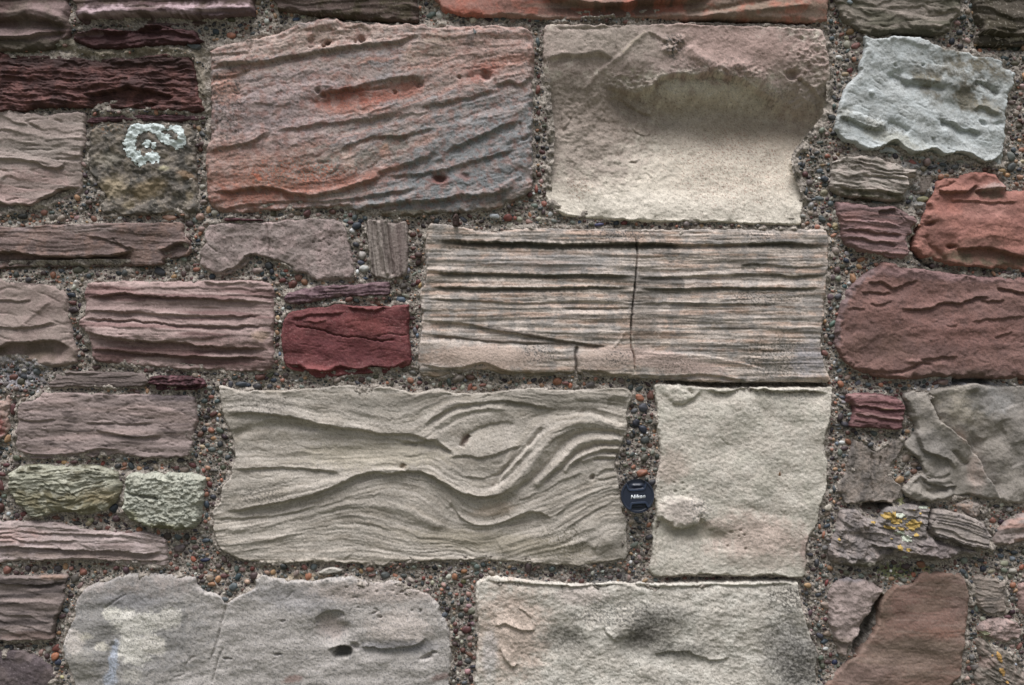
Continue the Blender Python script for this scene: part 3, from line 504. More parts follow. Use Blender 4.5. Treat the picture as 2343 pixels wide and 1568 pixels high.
# --- centre
stone(n='sandstone_block', ref='big pink and blue-grey block', group=BLK, label='large pink sandstone turning blue-grey at lower right, with slanting layers and holes', cat='sandstone block', step=2.1,
 o=('E', [(150,325),(180,295),(230,272),(350,250),(440,238),(520,215),(600,190),(680,158),(750,130),(850,105),(920,98),(960,112),(1000,125),(1250,140),(1500,145),(1540,165),(1650,155),(1800,150),(1960,152),(2100,155),(2150,162),(2185,190),(2205,240),(2212,400),(2205,560),(2205,700),(2200,850),(2205,1000),(2200,1150),(2190,1210),(2110,1262),(2000,1312),(1850,1342),(1600,1352),(1400,1372),(1250,1372),(1140,1350),(1060,1325),(1000,1308),(900,1312),(700,1322),(560,1330),(450,1340),(300,1355),(210,1345),(150,1295),(125,1230),(122,1100),(122,1000),(140,900),(152,800),(148,700),(150,600),(145,450)]),
 h=28, R=20, twarp=1.6, soft=3.5, flow=[('E',40,[(150,330),(500,250),(900,150),(1500,120),(2200,130)]),('E',150,[(150,500),(500,420),(800,340),(1200,290),(1700,260),(2200,250)]),('E',270,[(150,820),(500,770),(900,740),(1150,720),(1500,620),(1800,520),(2200,430)]),('E',350,[(150,1060),(500,1030),(900,960),(1150,860),(1600,720),(2200,560)]),('E',440,[(150,1260),(500,1210),(900,1210),(1300,1080),(1600,960),(1900,860),(2200,760)]),('E',500,[(300,1350),(700,1290),(1100,1260),(1500,1180),(1900,1080),(2200,990)]),('E',560,[(1200,1360),(1600,1310),(2000,1230),(2200,1160)])],
 lk=.85, col=(162,143,134), f=[('soft',46,200,2.6),('ledge',42,170,2.6),('ledge',9,120,1.2),('groove',7,90,1.6,.1),('ledge',20,110,1.6),('groove',15,70,1.6,.09),('rdg',30,1.4),('rough',20,1.6),
 ('bands',24,170,(136,136,138),.6,.22),('bands',14,150,(184,124,98),.5,.34),('bands',18,190,(186,170,156),.5,.3),('C','E',350,1080,420,260,0,(172,124,104),.75,.7),('C','E',650,680,480,230,-5,(160,140,138),.8,.6),('C','E',1850,960,560,330,-24,(134,138,139),.95,.5),('C','E',1650,1180,560,150,-15,(122,127,128),.9,.5),('C','E',1900,330,380,190,0,(184,150,136),.8,.6),('C','E',900,220,600,90,-8,(190,164,148),.8,.6),('C','E',350,1230,350,90,0,(150,88,66),.75,.6),('C','E',2020,390,190,40,-12,(182,122,100),.65,.5),('C','E',1250,1080,130,30,-15,(178,116,94),.6),('C','E',250,560,90,90,0,(188,126,96),.6,.6),
 ('C','E',1080,610,270,65,-6,(164,88,64),.9,.4),('C','E',1380,570,130,55,-10,(168,100,76),.8,.4),('C','E',1870,460,130,50,-15,(156,90,72),.8),('C','E',1050,690,220,40,0,(168,104,80),.75),('C','E',850,1170,420,50,-6,(172,102,78),.75),('C','E',640,1100,260,90,-12,(140,112,94),.7),('C','E',1000,1020,230,70,-10,(134,128,116),.75,.3),('C','E',1330,920,130,90,-15,(128,120,108),.75,.3),('C','E',1030,1020,40,60,0,(200,168,150),.8,.3),('C','E',1260,960,30,50,0,(186,140,110),.8,.3),('C','E',460,1120,40,14,35,(206,108,68),.9,.2),('C','E',1600,280,110,80,0,(158,140,118),.6),('C','E',1440,350,60,50,0,(196,166,144),.6),('C','E',1530,880,90,30,-20,(182,130,106),.6),
 ('spk',4,(92,88,86),.65,.22),('spk',6,(84,80,76),.7,.15,'E',250,650,160,350),('spk',5,(70,70,66),.75,.05,'E',750,1090,400,90),('mot',30,(186,160,150),.4,.2),('mot',18,(150,96,78),.45,.22),('mot',12,(118,110,104),.3,.3),('spk',5,(196,112,76),.6,.22,'E',700,1100,420,110),
 ('L','E',[(150,420),(260,400),(420,400),(540,385),(700,350),(900,325),(1050,300),(1150,285),(1300,275),(1500,220)],5,14,7,26),('L','E',[(150,350),(300,340),(420,325)],3,8,4,8),('L','E',[(160,490),(300,480),(420,420)],2,8,4,10),
 ('V','E',880,240,90,55,-10,-7,.25),('V','E',1090,220,90,55,-5,-6,.25),('B','E',898,265,19,15,0,-18,2),('B','E',872,290,14,12,0,-16,2),('B','E',1112,248,20,22,-20,-14,2),('B','E',1070,265,12,12,0,-7,2),('B','E',800,295,20,6,0,-5,2),
 ('B','E',1060,620,290,55,-4,-8,1.5),('B','E',835,575,14,16,0,-10,2),('B','E',870,600,20,12,0,-9,2),('B','E',1325,580,12,14,0,-8,2),('R','E',[(900,600),(1000,580),(1100,570),(1300,555)],-4,3),('L','E',[(820,600),(1000,570),(1150,530),(1290,510),(1400,490),(1500,510)],4,16,3,20),('V','E',1385,540,110,40,-10,-5,.3),('B','E',1480,530,26,26,0,-11,1.6),('R','E',[(1330,560),(1335,620),(1300,670),(1200,700),(1150,735)],2.5,3),
 ('B','E',1905,480,30,30,0,-16,1.6),('B','E',1850,470,70,25,-10,-5,1.5),('B','E',1740,492,12,10,0,-7,2),('L','E',[(1960,550),(2060,515),(2120,540),(2200,480)],4,12,6,14),('L','E',[(1480,690),(1650,650),(1800,620),(1960,570)],3,14,5,16),
 ('L','E',[(1150,740),(1080,880),(1060,910)],-3,12,2,16),('L','E',[(560,830),(760,800),(1000,770),(1200,750),(1350,700)],3,10,4,18),('L','E',[(470,960),(500,880),(550,830)],2,8,2,8),('L','E',[(150,960),(300,930),(430,895),(530,830)],3,14,5,20),('L','E',[(960,960),(1080,905),(1200,870),(1400,860),(1600,800)],4,12,3,16),
 ('L','E',[(1200,1100),(1400,1040),(1530,1000),(1560,960)],5,14,6,20),('L','E',[(1650,950),(1800,900),(1950,830),(2050,790),(2120,770)],4,14,6,18),('R','E',[(2115,770),(2128,820),(2130,890),(2200,850)],-5,3.5),('L','E',[(1250,1120),(1500,1100),(1700,1060),(1900,1000),(2120,940)],3,14,5,18),
 ('B','E',1610,1130,40,26,0,-20,1.5),('C','E',1610,1140,70,35,0,(122,74,64),.8),('B','E',1775,1115,30,18,0,-6,1.5),('C','E',1765,1120,40,22,0,(130,90,84),.7),
 ('L','E',[(160,1210),(300,1215),(420,1190),(560,1200),(700,1230),(850,1235),(1000,1200),(1130,1160),(1280,1100)],4,12,10,26),('L','E',[(200,1330),(450,1290),(650,1270),(900,1275),(1100,1250),(1300,1220),(1500,1180)],3,12,6,20),('L','E',[(1080,1320),(1300,1290),(1450,1280),(1600,1270),(1750,1240),(1950,1230),(2100,1180)],5,16,10,28),('R','E',[(1990,1200),(2060,1150),(2130,1110)],4,6),
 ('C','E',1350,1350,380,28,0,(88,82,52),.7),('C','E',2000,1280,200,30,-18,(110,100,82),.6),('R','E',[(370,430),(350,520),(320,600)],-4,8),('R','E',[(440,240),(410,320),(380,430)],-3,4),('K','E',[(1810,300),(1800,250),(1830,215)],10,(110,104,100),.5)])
stone(n='sandstone_block', ref='hollowed cream block', group=BLK, label='large cream and pink sandstone with a deep curved hollow under a crusty overhang', cat='sandstone block', step=2.1,
 o=('I', [(182,190),(195,160),(230,150),(400,155),(600,158),(800,158),(1000,150),(1300,158),(1500,160),(1700,165),(1850,178),(2010,182),(2038,210),(2058,300),(2080,450),(2082,560),(2080,650),(2060,760),(2020,828),(1985,870),(1940,920),(1905,970),(1870,1010),(1850,1060),(1855,1130),(1890,1200),(1912,1270),(1908,1340),(1890,1420),(1878,1482),(1700,1482),(1550,1480),(1400,1472),(1200,1462),(1050,1465),(900,1465),(700,1452),(500,1442),(420,1430),(330,1422),(260,1385),(215,1340),(195,1270),(188,1150),(208,1050),(210,950),(212,850),(198,740),(188,650),(183,500),(178,350)]),
 h=26, R=9, rim=(3.0,4), col=(200,190,170), f=[('fbm',90,4),('rough',40,2.0),
 ('C','I',1000,300,1200,200,0,(176,152,142),.9,.3),('C','I',1500,330,560,180,10,(178,146,134),.8,.5),('C','I',600,280,420,140,0,(170,158,142),.7,.5),('C','I',450,800,420,400,0,(158,140,128),.7,.5),('C','I',1300,800,700,180,5,(150,134,117),.6,.5),('C','I',500,640,430,230,10,(146,130,116),.6,.5),('C','I',1650,830,380,110,5,(150,134,112),.5,.5),('C','I',1000,1420,1000,160,0,(212,203,184),.9,.4),('C','I',1500,1080,450,220,0,(194,182,160),.4,.6),('C','I',1900,560,220,200,0,(168,148,136),.7,.5),
 # the overhang and the hollow under it
 ('L','I',[(200,390),(330,368),(430,372),(560,352),(650,400)],4,40,4,60,6),
 ('T','I',[(420,600),(600,640),(780,668),(930,716),(1100,722),(1300,722),(1500,708),(1700,742),(1850,790),(1990,812),(2090,800),(2180,795)],44,42,120),('T','I',[(0,800),(500,770),(900,750),(1300,760),(1700,770),(2300,830)],34,100,190,0),
 ('L','I',[(560,560),(680,578),(800,592),(900,562),(960,515),(1080,485),(1180,500),(1290,480),(1400,500),(1500,520),(1620,590),(1720,640),(1800,740)],10,30,7,26,2.6),
 ('L','I',[(620,620),(700,622),(780,658),(860,695),(935,716)],4,14,3,14),('B','I',1150,590,420,60,4,3),('B','I',1300,1350,700,90,0,5),
 ('X','I',1500,1250,560,260,0,.0),
 ('R','I',[(870,200),(780,280),(700,350),(600,430),(520,500),(440,580)],2.2,5),('K','I',[(860,205),(780,275),(700,345)],3,(188,176,140),.3),('L','I',[(870,205),(930,240),(1000,280)],3,12,2,20),
 ('V','I',1080,265,32,26,-30,6,.4),('V','I',1020,320,45,28,-20,6,.4),('spk',6,(86,88,84),.75,.12,'I',1040,300,90,90),
 ('R','I',[(1120,300),(1200,370),(1280,420),(1380,450),(1480,430),(1560,480),(1660,550)],5,12),('spk',6,(96,92,84),.4,.14,'I',1350,450,380,110),('spk',6,(96,92,84),.4,.16,'I',1720,590,120,90),
 ('B','I',1830,485,34,28,0,-16,2),('L','I',[(1860,500),(1920,540),(1990,590),(2040,640)],5,12,4,12),('L','I',[(1900,560),(1870,640),(1820,660),(1930,740)],3,12,3,12),('pits',.25,3,4,'I',1900,350,180,220),('rdg',26,1.2),
 ('C','I',1900,1480,60,30,0,(170,150,90),.3),
 ('rr','I',480,800,330,230,22,3.2),('rr','I',900,870,260,170,18,3),('rr','I',620,1120,380,170,20,2.6),('rr','I',1950,450,170,300,14,5),('rr','I',1350,470,420,60,10,4),('rr','I',1040,300,90,60,7,6),('rr','I',850,540,300,70,12,4.5),
 ('L','I',[(300,700),(302,780),(320,832),(352,790),(378,720)],1.5,8,2,5),('L','I',[(780,800),(830,850),(900,855),(935,800)],1.5,9,2,5),('L','I',[(870,1120),(905,1160),(880,1190)],1.5,6,2,4),
 ('R','I',[(1640,850),(1630,910)],-2,2),('R','I',[(275,1120),(270,1200)],-1.5,1.6),('L','I',[(760,1045),(800,1050),(830,1030)],2,4,3,4),
 ('spk',3,(140,84,60),.55,.33,'I',1450,1100,500,330),('spk',3,(150,96,70),.6,.30,'I',420,1230,110,90),('spk',3,(96,80,66),.5,.36),('B','I',450,820,330,200,0,5),('V','I',860,830,90,80,0,3,.25),('V','I',640,1090,260,120,0,-2.5,.3),('L','I',[(250,180),(500,185),(620,172),(900,165)],0,4,3,5)])
stone(n='sandstone_block', ref='big ridged centre block', group=BLK, label='large buff sandstone in the centre, weathered into fine horizontal ridges, cracked top to bottom', cat='sandstone block', step=1.9,
 o=('J', [(152,110),(160,75),(190,60),(330,75),(430,98),(520,102),(600,92),(700,82),(850,86),(1000,88),(1200,86),(1400,90),(1700,87),(2000,90),(2150,90),(2240,98),(2255,180),(2245,350),(2235,500),(2222,600),(2212,700),(2230,790),(2262,888),(2100,890),(1900,892),(1700,893),(1500,885),(1380,878),(1250,872),(1200,868),(1050,862),(950,850),(850,852),(770,862),(700,862),(620,862),(550,850),(480,832),(400,832),(300,852),(200,866),(130,858),(112,820),(108,740),(122,650),(128,560),(122,480),(118,425),(145,370),(150,280),(142,190)]),
 h=22, R=9, ang=.6, lk=.78, col=(192,176,160), warp=.45, twarp=.25, f=[('ledge',17,420,1.5),('groove',7,260,1.5,.13),('groove',4.2,200,.9,.18),('soft',20,300,2.2),('soft',8,120,1.0),
 ('X','J',430,760,360,78,3,.9),('X','J',1080,785,170,72,0,.9),('X','J',1480,820,260,52,7,.85),
 ('bands',7,200,(104,95,86),.75,.2),('bands',18,200,(112,106,96),.6,.16),('bands',12,260,(196,160,134),.6,.15),('mot',60,(194,182,170),.5,.1),('mot',36,(132,130,126),.6,.16),
 ('L','J',[(170,150),(300,155),(450,162),(700,165),(850,172),(1000,172),(1250,168),(1500,175),(1850,170),(2050,165),(2240,185)],5,9,11,10),('L','J',[(160,318),(250,322),(400,325),(600,328),(800,335),(1000,330),(1150,335),(1240,345)],3,9,9,9),('L','J',[(160,398),(450,400),(700,400),(1000,395),(1235,398)],4,9,7,8),('L','J',[(1240,345),(1400,345),(1600,335),(1750,330),(1900,325),(2000,330),(2060,340),(2240,330)],3,8,6,9),('L','J',[(1240,400),(1500,405),(1700,398),(1900,402),(2240,400)],4,8,6,7),('L','J',[(1780,285),(1850,275),(1930,280),(2100,290),(2250,285)],2,6,5,6),('L','J',[(140,460),(300,460),(450,470),(700,480),(1000,470),(1240,480)],2,8,4,7),('L','J',[(850,500),(1000,505),(1230,500)],2,5,4,6),('L','J',[(1250,480),(1500,478),(1800,485),(2000,480)],2,7,4,7),
 ('K','J',[(190,168),(400,172),(700,175),(900,180),(1200,178),(1500,182)],9,(62,60,46),.8),('K','J',[(1820,172),(2000,170),(2240,185)],6,(72,70,56),.75),('K','J',[(190,332),(500,336),(900,342),(1230,350)],9,(88,84,68),.7),('K','J',[(170,404),(600,405),(1235,404)],6,(84,78,62),.7),('K','J',[(1260,350),(1400,370),(1500,372)],10,(90,86,80),.6),('K','J',[(1260,405),(1500,410),(1750,402),(2220,406)],6,(86,80,60),.6),('K','J',[(1740,338),(2000,334),(2240,340)],5,(100,92,72),.6),('K','J',[(1790,288),(1900,284)],6,(74,72,56),.7),
 ('R','J',[(1243,130),(1253,200),(1252,280),(1243,360),(1236,450),(1226,550),(1220,620),(1222,700),(1236,760),(1240,850)],-14,1.5),('K','J',[(1250,260),(1243,360),(1233,450),(1222,560),(1220,620)],2.2,(40,36,32),.8),('K','J',[(1222,640),(1236,740),(1240,800),(1228,860)],2.2,(190,180,162),.8),
 ('C','J',1290,560,70,140,0,(116,108,98),.55),('C','J',1300,380,70,80,0,(110,104,96),.5),
 # the smooth bulging foot of the block
 ('L','J',[(120,560),(200,575),(380,590),(500,620),(700,650),(930,685),(1060,700),(1130,705)],3,10,7,10),('B','J',420,745,330,60,3,7,1.2),('B','J',1080,770,150,60,0,6,1.2),('B','J',1400,790,260,55,8,4),('L','J',[(120,640),(300,655),(520,680),(760,685),(920,690)],1,5,4,8),('K','J',[(420,600),(600,625),(760,660),(940,690),(1100,705)],4,(70,62,54),.7),('K','J',[(180,650),(500,672),(800,690),(900,692)],4,(104,88,76),.6),
 ('C','J',450,760,330,60,0,(188,164,146),.85,.25),('C','J',1400,780,300,50,10,(184,158,144),.8,.3),('C','J',1080,770,150,60,0,(180,158,142),.8,.3),
 ('R','J',[(938,700),(930,750),(935,800),(935,850)],-9,3),('K','J',[(938,700),(930,750),(935,800),(935,850)],3,(66,60,54),.7),('L','J',[(120,800),(300,820),(450,790),(560,830),(700,845),(920,835)],5,20,8,16),('L','J',[(950,830),(1060,835),(1120,850),(1230,845)],4,14,6,12),('L','J',[(1250,850),(1400,860),(1600,850),(1800,880)],3,14,6,10),('C','J',600,850,600,25,0,(118,104,70),.6),('R','J',[(1185,630),(1160,670),(1130,705)],2.5,3),
 ('L','J',[(1250,730),(1400,738),(1600,750),(1800,790),(1950,830)],-2,20,-3,18),
 ('spk',4,(70,72,72),.7,.2,'J',740,740,110,60),('spk',4,(80,80,78),.7,.18,'J',1150,760,90,50),('spk',5,(84,82,72),.7,.12,'J',2000,760,260,130),('spk',4,(90,84,76),.6,.2,'J',1450,800,130,60),('spk',4,(80,78,76),.7,.22,'J',1900,450,220,50),('spk',4,(84,84,86),.7,.2,'J',1180,120,200,40),('spk',4,(80,80,80),.6,.22,'J',1890,120,150,40),('spk',4,(96,90,82),.5,.34),('C','J',800,270,350,50,0,(150,150,150),.4),('C','J',2150,770,90,90,0,(156,154,160),.5)])
stone(n='sandstone_block', ref='swirled cream block', group=BLK, label='large cream sandstone with flowing swirled layers, left of the lens cap', cat='sandstone block', step=1.9,
 o=('G', [(95,85),(102,72),(150,82),(200,95),(300,98),(400,102),(500,90),(600,82),(700,70),(750,72),(800,85),(900,78),(980,88),(1060,110),(1150,92),(1200,90),(1250,108),(1350,112),(1450,106),(1550,92),(1650,85),(1750,95),(1850,97),(2000,86),(2100,88),(2135,115),(2138,140),(2112,200),(2115,300),(2092,345),(2080,390),(2055,450),(2068,550),(2078,620),(2085,690),(2108,740),(2112,850),(2112,918),(2060,940),(1950,955),(1850,966),(1700,957),(1600,948),(1500,945),(1400,938),(1250,940),(1150,942),(1050,945),(960,950),(900,965),(800,955),(700,952),(620,948),(550,945),(480,950),(400,957),(330,955),(250,942),(190,930),(130,902),(90,860),(72,800),(65,740),(70,690),(100,650),(108,600),(120,570),(155,520),(165,470),(178,430),(165,350),(145,300),(128,260),(112,200),(105,140)]),
 h=18, R=8, rim=(2.2,3.5), twarp=.8, warp=.8, soft=3.0, lk=.76, col=(178,169,155),
 flow=[('G',0,[(100,85),(600,85),(1100,100),(1500,100),(2110,95)]),('G',60,[(110,215),(350,222),(550,262),(760,292),(950,318),(1100,300),(1180,225),(1300,172),(1500,155),(1800,180),(2110,190)]),('G',85,[(1290,320),(1400,265),(1560,255),(1680,210),(1850,200),(2100,255)]),('G',105,[(180,400),(500,400),(900,400),(1180,400),(1300,470),(1480,500),(1560,420),(1700,290),(1850,240),(2100,290)]),('G',150,[(170,500),(560,495),(850,470),(1130,500),(1300,580),(1430,620),(1560,520),(1700,400),(1850,300),(2090,315)]),('G',170,[(1600,560),(1750,440),(1880,360),(2080,350)]),('G',185,[(1700,560),(1850,440),(2050,410)]),('G',200,[(100,700),(400,640),(650,590),(850,535),(1050,525),(1200,600),(1330,700),(1450,700),(1650,620),(1900,520),(2060,500)]),('G',255,[(80,790),(400,745),(700,665),(900,660),(1100,720),(1300,790),(1500,760),(1700,720),(1850,650),(2080,560)]),('G',330,[(100,870),(400,840),(700,800),(1000,850),(1350,900),(1650,860),(1850,780),(2080,680)]),('G',390,[(250,940),(800,945),(1300,935),(1800,945),(2090,900)])],
 f=[('soft',22,140,1.8),('ledge',26,150,1.0),('ledge',12,170,.45),('soft',10,160,1.0),('bands',7,120,(150,141,124),.5,.1),('groove',12,110,1.1,.12),('bands',14,200,(146,136,118),.45,.2),('bands',24,240,(190,180,164),.5,.15),('bands',10,140,(140,130,114),.4,.2),('mot',60,(180,172,158),.5,.1),
 ('L','G',[(125,235),(200,212),(330,215),(480,238),(600,268),(760,292),(900,312),(1050,318),(1170,360),(1260,400)],6,22,6,60),('R','G',[(120,215),(250,200),(400,222),(550,255),(700,282)],3,12),('R','G',[(160,335),(230,300),(320,278),(450,270),(600,285)],-7,12),('B','G',640,390,500,80,0,-7,1.4),
 ('L','G',[(170,488),(260,486),(380,480),(500,486),(600,492),(710,512)],5,16,5,12),('L','G',[(960,345),(1020,350),(1080,368)],3,5,4,5),('L','G',[(980,360),(1090,355),(1160,345),(1230,390),(1260,420)],4,8,5,10),('L','G',[(1090,360),(1180,370),(1240,400)],4,5,4,6),
 ('L','G',[(90,705),(180,692),(280,675),(450,642),(600,602),(700,560),(760,525),(850,505),(950,508),(1040,500),(1120,508),(1200,548),(1270,590),(1350,615),(1430,620),(1500,600),(1600,555)],7.5,24,8.5,75),
 ('R','G',[(1120,505),(1200,545),(1270,588),(1350,612),(1430,618),(1500,600)],4,7),('B','G',850,590,260,50,0,3),('L','G',[(1300,520),(1400,530),(1500,500)],2,8,2.5,10),('R','G',[(1500,470),(1560,430),(1620,370)],3,6),('L','G',[(1550,650),(1680,600),(1800,540),(1900,500)],2,10,2.5,12),('L','G',[(1750,720),(1850,650),(1960,600),(2060,570)],2,9,2.5,12),('L','G',[(1800,790),(1900,720),(2060,640)],1.5,9,2,12),('B','G',800,800,340,130,0,-5),
 ('R','G',[(120,800),(300,760),(480,720),(640,670),(800,655),(950,668),(1050,700),(1150,750),(1250,775)],3.5,9),('R','G',[(110,860),(300,840),(480,800)],3,8),('L','G',[(80,740),(300,725),(480,700),(620,650)],2,8,3,10),
 ('L','G',[(1230,660),(1270,700),(1300,735),(1370,765),(1450,765),(1530,735),(1620,700),(1700,710),(1750,745)],5,12,6,45),('R','G',[(1230,670),(1290,700),(1350,730),(1420,745),(1480,725),(1530,700)],-6,8),('R','G',[(1290,740),(1360,772),(1450,772),(1530,738),(1620,705)],4,6),('B','G',1620,790,140,50,-10,-5),('R','G',[(1480,880),(1600,810),(1700,760)],3,14),
 # the big s-shaped rib and its neighbours
 ('R','G',[(1430,615),(1490,590),(1560,540),(1630,470),(1690,380),(1750,310),(1820,265),(1900,245),(1980,250),(2050,275),(2112,300)],11,16),('R','G',[(1440,590),(1480,530),(1520,470),(1590,405),(1650,340),(1700,280)],-6,5),('R','G',[(1470,560),(1530,480),(1610,400),(1680,320)],5,5),
 ('R','G',[(1560,590),(1640,540),(1720,460),(1780,390),(1840,330),(1920,300),(2000,305),(2100,330)],-7,7),('R','G',[(1640,575),(1720,510),(1790,440),(1850,375),(1920,345),(2000,340),(2090,345)],8,8),('R','G',[(1690,560),(1780,490),(1840,430),(1900,390),(1980,365),(2085,365)],-6,5),('R','G',[(1790,500),(1850,440),(1920,410),(2000,385),(2080,382)],7,6),('R','G',[(1830,480),(1900,430),(1980,412),(2070,405)],-6,4),('R','G',[(1880,450),(1950,420),(2060,420)],6,5),('R','G',[(1940,445),(2050,438)],-6,3),
 ('L','G',[(1100,285),(1150,240),(1210,205),(1300,170),(1400,158),(1500,150),(1600,165),(1700,185),(1760,185)],4,12,5,14),('R','G',[(1160,290),(1210,240),(1290,205),(1400,185),(1520,180)],3.5,7),('R','G',[(1180,305),(1250,255),(1350,215),(1450,200)],-3,5),
 ('L','G',[(1600,250),(1680,215),(1760,195),(1860,195),(1960,210),(2050,240),(2110,275)],-4,10,6,16),('L','G',[(1290,330),(1340,300),(1420,270),(1500,255),(1570,270)],-3,10,7,20),('R','G',[(1330,315),(1315,340),(1295,380)],-12,6),('C','G',1312,345,14,30,20,(110,84,72),.7),('B','G',1400,420,190,90,-10,5,1.4),('rough',26,1.0),
 ('L','G',[(1230,430),(1300,420),(1400,430),(1500,400),(1600,370)],3,12,4,12),('R','G',[(1010,460),(1000,485)],-7,5),('C','G',1008,470,16,12,0,(140,104,74),.7),('B','G',1938,530,10,14,20,-12,2),('L','G',[(1950,525),(2000,490),(2050,490)],3,5,3,5),('L','G',[(1960,540),(2000,535),(2062,520)],2,5,4,5),
 ('R','G',[(2010,130),(2120,130)],3,8),('R','G',[(2010,170),(2110,180)],-3,8),('R','G',[(1850,130),(2000,125),(2110,120)],3,10),('B','G',2000,840,50,40,-40,6),('B','G',1900,870,60,30,-30,-5),('R','G',[(1820,870),(1900,850),(1960,870)],4,10),('R','G',[(520,940),(600,910),(700,900),(740,925)],3,12),
 ('C','G',300,170,180,60,0,(164,156,146),.4),('spk',4.5,(108,104,96),.65,.18,'G',320,180,160,50),('spk',4.5,(98,94,86),.7,.16,'G',320,620,150,55),('spk',5,(96,90,70),.65,.12,'G',1800,860,150,120),('spk',4,(104,98,86),.5,.3),('C','G',1450,850,450,50,5,(140,130,104),.55),('C','G',1450,690,100,30,-10,(184,160,132),.5),('C','G',850,420,350,60,0,(172,162,138),.6),('C','G',1750,160,350,50,0,(128,122,108),.6),('C','G',2050,910,80,50,0,(112,106,92),.6),('C','G',900,180,250,40,0,(144,138,126),.5),('C','G',1000,940,950,18,0,(196,184,166),.7,.3)])
stone(n='sandstone_block', ref='rough pale block', group=BLK, label='rough pale cream square sandstone right of the lens cap', cat='sandstone block',
 o=('K', [(132,115),(150,95),(200,92),(270,98),(400,108),(520,118),(700,124),(850,118),(1000,118),(1200,118),(1390,118),(1398,150),(1392,250),(1378,360),(1360,420),(1348,520),(1358,600),(1362,700),(1362,800),(1345,880),(1318,960),(1300,1050),(1270,1130),(1225,1200),(1215,1300),(1212,1400),(1190,1465),(1100,1468),(1000,1448),(900,1450),(800,1460),(650,1458),(500,1446),(420,1455),(300,1455),(200,1462),(130,1455),(100,1400),(118,1300),(118,1150),(125,1070),(145,1000),(138,850),(150,750),(172,650),(175,560),(165,480),(150,380),(155,280),(145,200)]),
 h=20, R=9, rim=(2.0,4), col=(202,193,176), ang=8, rk=.27, f=[('rough',12,2.6),('rough',34,2.4),('rdg',9,.7),('fbm',80,3),('groove',9,22,.8,.12),('mot',40,(202,196,180),.6,.1),('mot',50,(176,172,154),.6,.15),
 ('V','K',320,1000,150,100,0,9,.3),('C','K',330,990,140,90,0,(186,172,160),.75),('L','K',[(180,1020),(260,1090),(330,1120),(420,1090),(470,1030)],4,14,9,30),('B','K',560,1180,260,70,10,-6),('C','K',850,1180,350,160,5,(192,166,150),.7,.5),('C','K',1220,1280,60,120,0,(166,140,128),.7),('C','K',250,680,120,120,0,(198,174,156),.5),
 ('pits',.3,2.6,5,'K',720,1200,170,110),('pits',.28,2.4,4,'K',280,840,130,60),('pits',.25,2.6,4,'K',380,150,120,60),('V','K',300,170,90,50,20,5,.3),('L','K',[(260,230),(330,245),(390,210),(470,160)],3,8,4,10),
 ('L','K',[(480,145),(560,150),(650,155),(760,130),(900,135),(1080,150),(1200,150),(1380,165)],4,6,8,12),('spk',4.5,(110,112,104),.6,.2,'K',1150,170,250,50),('spk',4,(124,120,108),.5,.27),('spk',4.5,(110,110,106),.6,.15,'K',450,980,130,120),('B','K',900,1000,420,40,10,-3),('B','K',640,560,150,60,0,-4),('C','K',450,1150,250,50,0,(150,144,124),.6),('C','K',900,1350,320,50,0,(160,150,134),.6),('R','K',[(600,470),(640,510),(680,540)],-1.5,1.4),('R','K',[(160,1050),(150,1200),(145,1380)],-2.5,2)])
